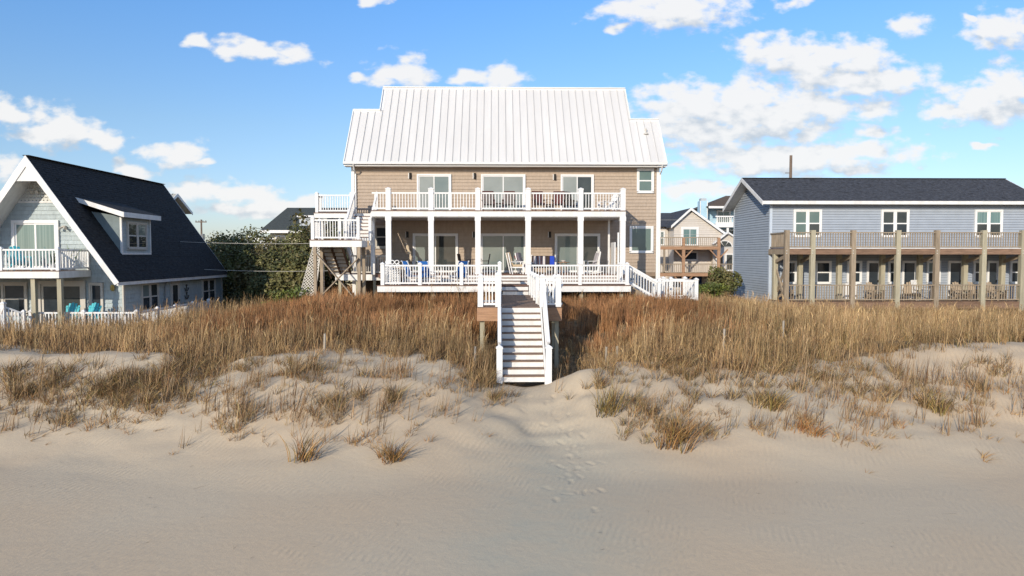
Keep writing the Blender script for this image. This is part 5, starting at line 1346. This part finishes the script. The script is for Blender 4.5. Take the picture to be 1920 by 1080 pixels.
shrub(-13.2, 56, 2.9, 2.4, 7.9, 'taller yellowish pine crown in front of the wide grey roof', PINE, 4200, .16, 'pine_tree', True, 12)
shrub(-16.5, 58, 2.4, 2.2, 6.0, 'olive brown bushy tree below the eave of the wide grey roof', PINE, 3000, .16)
shrub(-21.4, 60, 2.8, 2.2, 5.8, 'dark bushy tree just beside the far utility pole', DARKG, 3000, .16)
shrub(-11.2, 38.6, 1.35, .9, 1.15, 'small bright yellow green bush at the foot of the thicket', BRIGHT, 2600, .07, 'low_bush')
shrub(12.7, 42, 1.15, .8, .95, 'bright green bush beside the picket fence enclosure', BRIGHT, 2600, .07, 'low_bush')
shrub(14.5, 45.5, 1.1, 1.0, 2.3, 'dark green bush tucked against the blue house side wall', DARKG, 3000, .10)
def woods():
    lob = []
    for i in range(150):
        x = LR.uniform(-210, 210); y = LR.uniform(135, 210); h = LR.uniform(4.0, 8.3) * (1.1 if x < 0 else .8)
        lob.append((x, y, h * .5, LR.uniform(3, 7), 4, h * .62))
    o = crown_mesh('far_woods', lob, 52000, .55, DARKG + PINE, None, 'stuff'); o['label'] = 'low far evergreen woods on the horizon'
woods()
STAKE = mat('grey_driftwood_stake', (.33, .29, .24), .9, .15, rnd=.1)
for (x, y, h, lab) in ((-5.91, 24.3, .6, 'grey stake standing on the dune crest left of the stairs'), (-.75, 23.3, .75, 'short stake in the grass beside the foot of the stairs'), (3.78, 24.6, .75, 'tall grey stake at the edge of the shadow right of the stairs'),
                  (7.85, 24.4, .8, 'grey stake alone in the grass right of centre'), (10.73, 26.4, .8, 'grey stake half hidden in the grass in front of the blue house'), (4.15, 24.5, .6, 'thin leaning stake just right of the tall one')):
    z = float(ground_z(np.array([x]), np.array([y]), False)[0])
    o = MB().tube((x, y, z - .3), (x + .03, y, z + h), .045, .038, 7).build('fence_stake', STAKE); tag(o, lab, 'stake', 'old sand fence stakes')
# ---------------------------------------------------------------- furniture
CHAIRW = mat('weathered_chair_wood', (.36, .28, .20), .85, .15)
TURQ = mat('turquoise_paint', (.06, .44, .50), .5, .06); BLUEF = mat('royal_blue_sling', (.02, .12, .40), .6, .06); TANC = mat('tan_cushion', (.50, .39, .26), .85, .06)
REDD = mat('maroon_cushion', (.085, .022, .02), .85, .1); REDC = mat('dark_red_cushion', (.22, .02, .02), .85, .08); DARKW = mat('dark_brown_wicker', (.035, .022, .018), .7, .2); GREYC = mat('grey_stripe_cushion', (.36, .34, .35), .85, .12)
WHITEF = mat('white_plastic_furniture', (.78, .77, .75), .45, .03); NAVYC = mat('royal_blue_cushion', (.02, .06, .42), .85, .05); CANV = mat('cream_canvas', (.55, .45, .33), .9, .08)
REDW = mat('dark_red_brown_slats', (.075, .022, .018), .6, .15)
def stripes(name, a, b_, w):
    m = bpy.data.materials.new(name); m.use_nodes = True; N, L = m.node_tree.nodes, m.node_tree.links
    p = N['Principled BSDF']; p.inputs['Roughness'].default_value = .9
    tc = nd(N, 'ShaderNodeTexCoord'); sx = nd(N, 'ShaderNodeSeparateXYZ'); L.new(tc.outputs['Object'], sx.inputs[0])
    q = nd(N, 'ShaderNodeMath', operation='PINGPONG'); q.inputs[1].default_value = w; L.new(sx.outputs['X'], q.inputs[0])
    g = nd(N, 'ShaderNodeMath', operation='GREATER_THAN'); g.inputs[1].default_value = w / 2; L.new(q.outputs[0], g.inputs[0])
    mx = nd(N, 'ShaderNodeMix', data_type='RGBA'); mx.inputs['A'].default_value = (*a, 1); mx.inputs['B'].default_value = (*b_, 1); L.new(g.outputs[0], mx.inputs['Factor']); L.new(mx.outputs['Result'], p.inputs['Base Color'])
    return m
STRIPE = stripes('striped_cushion', (.62, .58, .55), (.16, .14, .17), .09); STRIPE_R = stripes('striped_red_cushion', (.66, .60, .57), (.36, .16, .13), .07)
def finish(T, loc, rot):
    T.location = loc; T.rotation_euler = (0, 0, rot); return T
def adirondack(label, loc, rot, m, group=None, cat='chair', name='adirondack_chair', s=1.0):
    """faces -Y"""
    T = thing(name, label, cat, (0, 0, 0), group)
    for k in range(5): MB().beam((-.27, -.32 + k * .12, .38 - k * .035), (.27, -.32 + k * .12, .38 - k * .035), .105, .022).build('seat_slat', m, T)
    for k in range(5):
        x = -.24 + k * .12; top = 1.02 - abs(k - 2) ** 2 * .035
        MB().beam((x * .78, .16, .22), (x * 1.12, .46, top), .105, .02, (0, 1, 0)).build('back_slat', m, T)
    MB().beam((-.28, .26, .46), (.28, .26, .46), .05, .03).build('back_brace', m, T); MB().beam((-.30, .38, .80), (.30, .38, .80), .05, .03).build('back_brace', m, T)
    for sx in (-1, 1):
        MB().box(sx * .36 - .065, sx * .36 + .065, -.42, .36, .55, .575).build('arm', m, T)
        MB().box(sx * .31 - .018, sx * .31 + .018, -.40, -.29, 0, .55).build('leg', m, T)
        MB().beam((sx * .29, -.36, .33), (sx * .29, .42, .04), .03, .10).build('leg', m, T)
        MB().beam((sx * .34, .30, .56), (sx * .30, .36, .30), .03, .06).build('arm_support', m, T)
    T.scale = (s, s, s)
    return finish(T, loc, rot)
def rocker(label, loc, rot, m, group=None, cushion=None, name='rocking_chair'):
    T = thing(name, label, 'chair', (0, 0, 0), group)
    MB().box(-.27, .27, -.28, .24, .40, .43).build('seat', m, T)
    for k in range(7):
        x = -.225 + k * .075; MB().beam((x, .23, .42), (x, .42, 1.12), .045, .015, (0, 1, 0)).build('back_slat', m, T)
    MB().beam((-.29, .42, 1.14), (.29, .42, 1.14), .03, .09).build('top_rail', m, T)
    for sx in (-1, 1):
        MB().beam((sx * .29, .24, .05), (sx * .29, .44, 1.16), .045, .045).build('back_post', m, T)
        MB().beam((sx * .29, -.27, .05), (sx * .29, -.27, .66), .045, .045).build('leg', m, T)
        MB().box(sx * .30 - .05, sx * .30 + .05, -.36, .30, .655, .68).build('arm', m, T)
        MB().path([(sx * .29, -.48 + t * .13, .05 + .10 * ((t - 4) / 4) ** 2 - .03) for t in range(9)], .022, 6).build('runner', m, T)
    if cushion:
        MB().box(-.25, .25, -.26, .22, .43, .52).build('seat_cushion', cushion, T, .03)
        MB().beam((0, .20, .50), (0, .37, 1.10), .46, .08, (0, 1, 0)).build('back_cushion', cushion, T, .03)
    return finish(T, loc, rot)
def sling(label, loc, rot, group='blue sling chairs round the table'):
    T = thing('sling_chair', label, 'chair', (0, 0, 0), group)
    MB().beam((0, -.28, .42), (0, .20, .38), .50, .02).build('seat', BLUEF, T); MB().beam((0, .20, .38), (0, .46, 1.14), .50, .02, (0, 1, 0)).build('backrest', BLUEF, T)
    for sx in (-1, 1):
        MB().path([(sx * .27, -.30, .43), (sx * .27, .20, .39), (sx * .27, .40, .95), (sx * .27, .47, 1.15), (sx * .27, .53, 1.13)], .024, 8).build('frame', WHITEF, T)
        MB().path([(sx * .29, -.32, 0), (sx * .29, -.30, .60), (sx * .29, .28, .64), (sx * .29, .42, 0)], .02, 8).build('leg', WHITEF, T)
    return finish(T, loc, rot)
def dark_chair(label, loc, rot):
    T = thing('dining_chair', label, 'chair', (0, 0, 0), 'dark dining chairs on the porch')
    MB().box(-.24, .24, -.24, .22, .44, .49).build('seat', DARKW, T); MB().beam((0, .22, .48), (0, .32, 1.05), .46, .03, (0, 1, 0)).build('backrest', DARKW, T)
    for sx in (-1, 1):
        MB().beam((sx * .22, -.22, 0), (sx * .22, -.22, .66), .04, .04).build('leg', DARKW, T); MB().beam((sx * .22, .22, 0), (sx * .22, .22, .45), .04, .04).build('leg', DARKW, T); MB().box(sx * .24 - .03, sx * .24 + .03, -.25, .26, .66, .69).build('arm', DARKW, T)
    return finish(T, loc, rot)
def table(label, loc, r, h, m, name='round_table', legs=3, thick=.03):
    T = thing(name, label, 'table', (0, 0, 0))
    MB().lathe([(r - .01, 0), (r, .01), (r, thick)], (0, 0, h - thick), 20).build('tabletop', m, T)
    for k in range(legs):
        a = 2 * math.pi * k / legs + .4; MB().tube((r * .75 * math.cos(a), r * .75 * math.sin(a), 0), (r * .5 * math.cos(a), r * .5 * math.sin(a), h - thick), .02, .02, 6).build('leg', m, T)
    return finish(T, loc, 0)
# cottage
adirondack('turquoise adirondack chair on the cottage patio, left one in front of the glass door', (-20.2, 33.9, .8), .12, TURQ, 'turquoise chairs at the cottage')
adirondack('turquoise adirondack chair on the cottage patio, right one below the lantern', (-19.25, 33.9, .8), -.1, TURQ, 'turquoise chairs at the cottage')
adirondack('turquoise adirondack chair up on the cottage balcony', (-22.25, 33.6, 3.38), .9, TURQ, 'turquoise chairs at the cottage', s=1.12)
_p = MB().box(-24.5, -16.8, 33.2, 35.05, .3, .8).build('patio', WOODG); struct(_p, 'raised wooden patio in front of the cottage')
def potted(label, loc, h, cols, pot, n=16):
    T = thing('potted_plant', label, 'plant', (0, 0, 0), 'potted plants on the cottage balcony')
    MB().lathe([(.11, 0), (.16, .28), (.175, .30)], (0, 0, 0), 12).build('pot', pot, T)
    P = Proto()
    for i in range(n): P.add(blade(h * (.6 + .5 * GR.rand()), .07, .1 + .6 * GR.rand(), GR.rand() * 6.28, .8 * GR.rand(), 3), jit(cols[GR.randint(len(cols))]))
    P.done(); o = scatter_mesh('leaves', [(0, 0, .28, 0, 1, 1, (0, 0), 0, (1, 1, 1))], [P], None, None); o.parent = T
    return finish(T, loc, 0)
potted('potted plant with yellow green strap leaves behind the balcony side rail', (-20.05, 33.9, 3.38), .95, [(.20, .26, .04), (.13, .20, .04)], WHITEF)
potted('white potted dark leaved plant near the balcony front corner', (-20.4, 33.1, 3.38), .75, [(.05, .09, .03), (.08, .11, .03)], WHITEF)
potted('small green plant in a dark pot below the balcony sliding door', (-20.95, 34.6, 3.38), .5, [(.12, .2, .04), (.08, .14, .03)], BRONZE)
# blue house gallery
for (x, y, r, lab) in ((17.0, 41.7, .2, 'weathered wooden chair hidden at the left end of the blue house gallery'), (22.0, 41.0, .15, 'weathered wooden chair before the first glass door of the blue house'), (24.25, 41.2, -.5, 'weathered wooden chair turned sideways in the middle gallery bay'),
                       (27.15, 41.0, .1, 'weathered wooden chair left of the pair in the fifth gallery bay'), (27.95 , 41.2, -.2, 'weathered wooden chair right of the pair in the fifth gallery bay'), (29.3, 41.1, .3, 'weathered wooden chair in the last gallery bay at the photo edge')):
    adirondack(lab, (x, y, 1.44), r, CHAIRW, 'wooden chairs on the blue house gallery', name='wooden_chair', s=1.05)
rocker('white rocking chair in the middle gallery bay of the blue house', (24.85, 41.1, 1.44), .4, WHITEF)
o = MB().box(20.6, 21.3, 41.6, 42.0, 1.44, 2.42).build('storage_box', WHITEF); tag(o, 'white storage box against the wall in the second gallery bay', 'box')
# sun deck of the tan house
Z = 2.655
sling('blue sling chair seen edge on at the left of the deck table', (-4.1, 34.9, Z), 2.2); sling('blue sling chair left of the deck table with its back to the sea', (-3.35, 34.35, Z), 2.75); sling('blue sling chair right of the deck table', (-1.85, 34.5, Z), -2.6)
table('white round deck table between the blue sling chairs', (-2.65, 34.9, Z), .5, .95, WHITEF)
def lattice_chair():
    T = thing('lattice_bench', 'ornate white lattice backed garden seat at the left corner of the deck', 'bench', (-4.95, 33.95, Z))
    x0, x1 = -5.28, -4.62; y = 33.75
    MB().box(x0, x1, y, y + .42, Z + .42, Z + .46).build('seat', WHITEF, T)
    for x in (x0 + .03, x1 - .03):
        for yy in (y + .03, y + .39): MB().box(x - .025, x + .025, yy - .025, yy + .025, Z, Z + .42).build('leg', WHITEF, T)
    for i in range(-7, 8):
        for s in (-1, 1):
            a = (x0 + x1) / 2 + i * .11
            pts = [(a + s * t, Z + .02 + t) for t in np.linspace(-.2, 1.2, 60) if x0 < a + s * t < x1 and .02 < .02 + t < 1.08]
            if len(pts) > 5: MB().beam((pts[0][0], y - .01 + .012 * s, pts[0][1]), (pts[-1][0], y - .01 + .012 * s, pts[-1][1]), .035, .01, (0, 1, 0)).build('lattice_strip', WHITEF, T)
    for cx in (x0 + .11, (x0 + x1) / 2, x1 - .11):
        MB().path([(cx + .10 * math.cos(t), y - .01, Z + 1.10 + .09 * math.sin(t)) for t in np.linspace(0, 2 * math.pi, 13)], .022, 6).build('scroll', WHITEF, T)
lattice_chair()
table('low dark round fire table on the porch behind the lattice seat', (-4.75, 37.2, 3.105), .32, .62, DARKW)
ZP = 3.105
T = thing('beach_umbrella', 'furled cream beach umbrella leaning beside the porch door', 'umbrella', (-4.6, 38.6, ZP))
MB().tube((-4.35, 38.4, ZP), (-5.0, 39.3, 4.75), .018, .018, 8).build('pole', WHITEF, T)
_c = MB()
for k in range(6):
    t0, t1 = .40 + k * .09, .49 + k * .09; A = Vector((-4.35, 38.4, ZP)); B = Vector((-5.0, 39.3, 4.75)); _c.tube(A.lerp(B, t0), A.lerp(B, t1), .11 if k % 2 else .06, .06 if k % 2 else .11, 9)
_c.build('canopy', CANV, T)
dark_chair('dark dining chair left of the porch table', (-1.75, 38.0, ZP), 1.3); dark_chair('dark dining chair right of the porch table', (-.70, 38.0, ZP), -1.5)
table('dark porch table between the two dark dining chairs', (-1.22, 38.3, ZP), .42, .78, DARKW, legs=4)
def armchair(label, loc, rot, cush, frame=WHITEF):
    T = thing('armchair', label, 'chair', (0, 0, 0), 'cushioned porch armchairs')
    MB().box(-.30, .30, -.30, .28, .32, .38).build('seat', frame, T); MB().box(-.28, .28, -.30, .24, .38, .50).build('seat_cushion', cush, T, .03); MB().beam((0, .24, .46), (0, .44, 1.12), .54, .12, (0, 1, 0)).build('back_cushion', cush, T, .03)
    for sx in (-1, 1):
        MB().beam((sx * .31, .26, 0), (sx * .31, .50, 1.10), .05, .05).build('back_post', frame, T); MB().box(sx * .31 - .03, sx * .31 + .03, -.32, -.26, 0, .62).build('leg', frame, T); MB().box(sx * .33 - .05, sx * .33 + .05, -.36, .34, .62, .65).build('arm', frame, T)
    return finish(T, loc, rot)
armchair('white armchair with tan cushions at the top of the porch steps', (1.0, 37.0, ZP), 1.75, TANC)
armchair('white armchair with grey striped cushions behind the middle porch column', (1.55, 38.2, ZP), 1.2, STRIPE)
o = MB().lathe([(.05, 0), (.17, .10), (.19, .22), (.10, .34), (.03, .36)], (1.12, 38.5, 3.82), 12).build('red_cushion', REDC, smooth=True); tag(o, 'round dark red cushion behind the tan cushioned armchair', 'cushion'); 
table('small white side table holding the red cushion', (1.12, 38.5, ZP), .22, .715, WHITEF)
def sofa():
    T = thing('porch_sofa', 'white framed porch sofa with a dark seat near the middle column', 'sofa', (2.45, 37.6, ZP))
    MB().box(1.85, 3.05, 37.35, 38.0, ZP + .30, ZP + .42).build('seat', DARKW, T); MB().box(1.85, 3.05, 38.0, 38.1, ZP + .3, ZP + .95).build('backrest', DARKW, T)
    for x in (1.82, 3.08):
        MB().box(x - .03, x + .03, 37.3, 38.1, ZP, ZP + .62).build('arm', WHITEF, T)
        MB().beam((x, 38.08, ZP + .6), (x + .06, 38.15, ZP + 1.0), .05, .05).build('back_post', WHITEF, T)
    for k, (x, m, lab) in enumerate(((2.02, STRIPE, 'grey striped cushion at the left end of the porch sofa'), (2.25, STRIPE_R, 'red and white striped cushion second on the porch sofa'), (2.48, STRIPE, 'grey striped cushion third on the porch sofa'), (2.7, DARKW, 'dark brown cushion fourth on the porch sofa'), (2.92, NAVYC, 'royal blue cushion at the right end of the porch sofa'))):
        o = MB().beam((x, 37.72, ZP + .44), (x + .02, 37.95, ZP + .93), .22 if k < 4 else .26, .12, (0, 1, 0)).build('sofa_cushion', m, None, .035); tag(o, lab, 'cushion', 'cushions on the porch sofa')
sofa()
T = table('low brown porch table right of the sofa', (3.5, 37.4, ZP), .32, .62, FASCIAW, legs=4)
o = MB().lathe([(.05, 0), (.13, .07), (.14, .09)], (3.5, 37.4, ZP + .622), 12).build('bowl', WHITEF); tag(o, 'small white bowl on the low brown porch table', 'bowl')
rocker('white rocking chair with grey striped cushions on the right of the porch', (4.95, 37.5, ZP), -1.35, WHITEF, cushion=GREYC)
# upper deck
ZU = 6.345
for (x, r, lab) in ((-.45, .1, 'dark slatted chair on the upper deck left of the centre door'), (.62, -.1, 'dark slatted chair on the upper deck right of the centre door'), (2.25, .2, 'dark red brown slatted chair left of the small table on the upper deck'), (3.25, -.2, 'dark red brown slatted chair right of the small table on the upper deck')):
    rocker(lab, (x, 38.0, ZU), r, REDW, 'dark slatted chairs on the upper deck', REDD if x > 2 else None, 'slatted_chair')
table('small dark table between the centre pair of upper deck chairs', (.1, 38.1, ZU), .25, .5, DARKW); table('small dark table between the right pair of upper deck chairs', (2.75, 38.0, ZU), .22, .45, DARKW)
rocker('slim dark stool chair under the right upper door', (4.1, 38.4, ZU), .8, DARKW, None, None, 'slatted_chair')
adirondack('white adirondack chair at the right end of the upper deck', (5.85, 37.6, ZU), -1.2, WHITEF)
o = MB().lathe([(.10, 0), (.15, .22), (.16, .25)], (-1.7, 37.0, ZU), 10).build('planter', WHITEF); tag(o, 'small white planter behind the upper deck rail', 'planter')
adirondack('white adirondack chair on the stair platform at the right', (1.95, 26.25, 2.245), -1.2, WHITEF, s=.9)
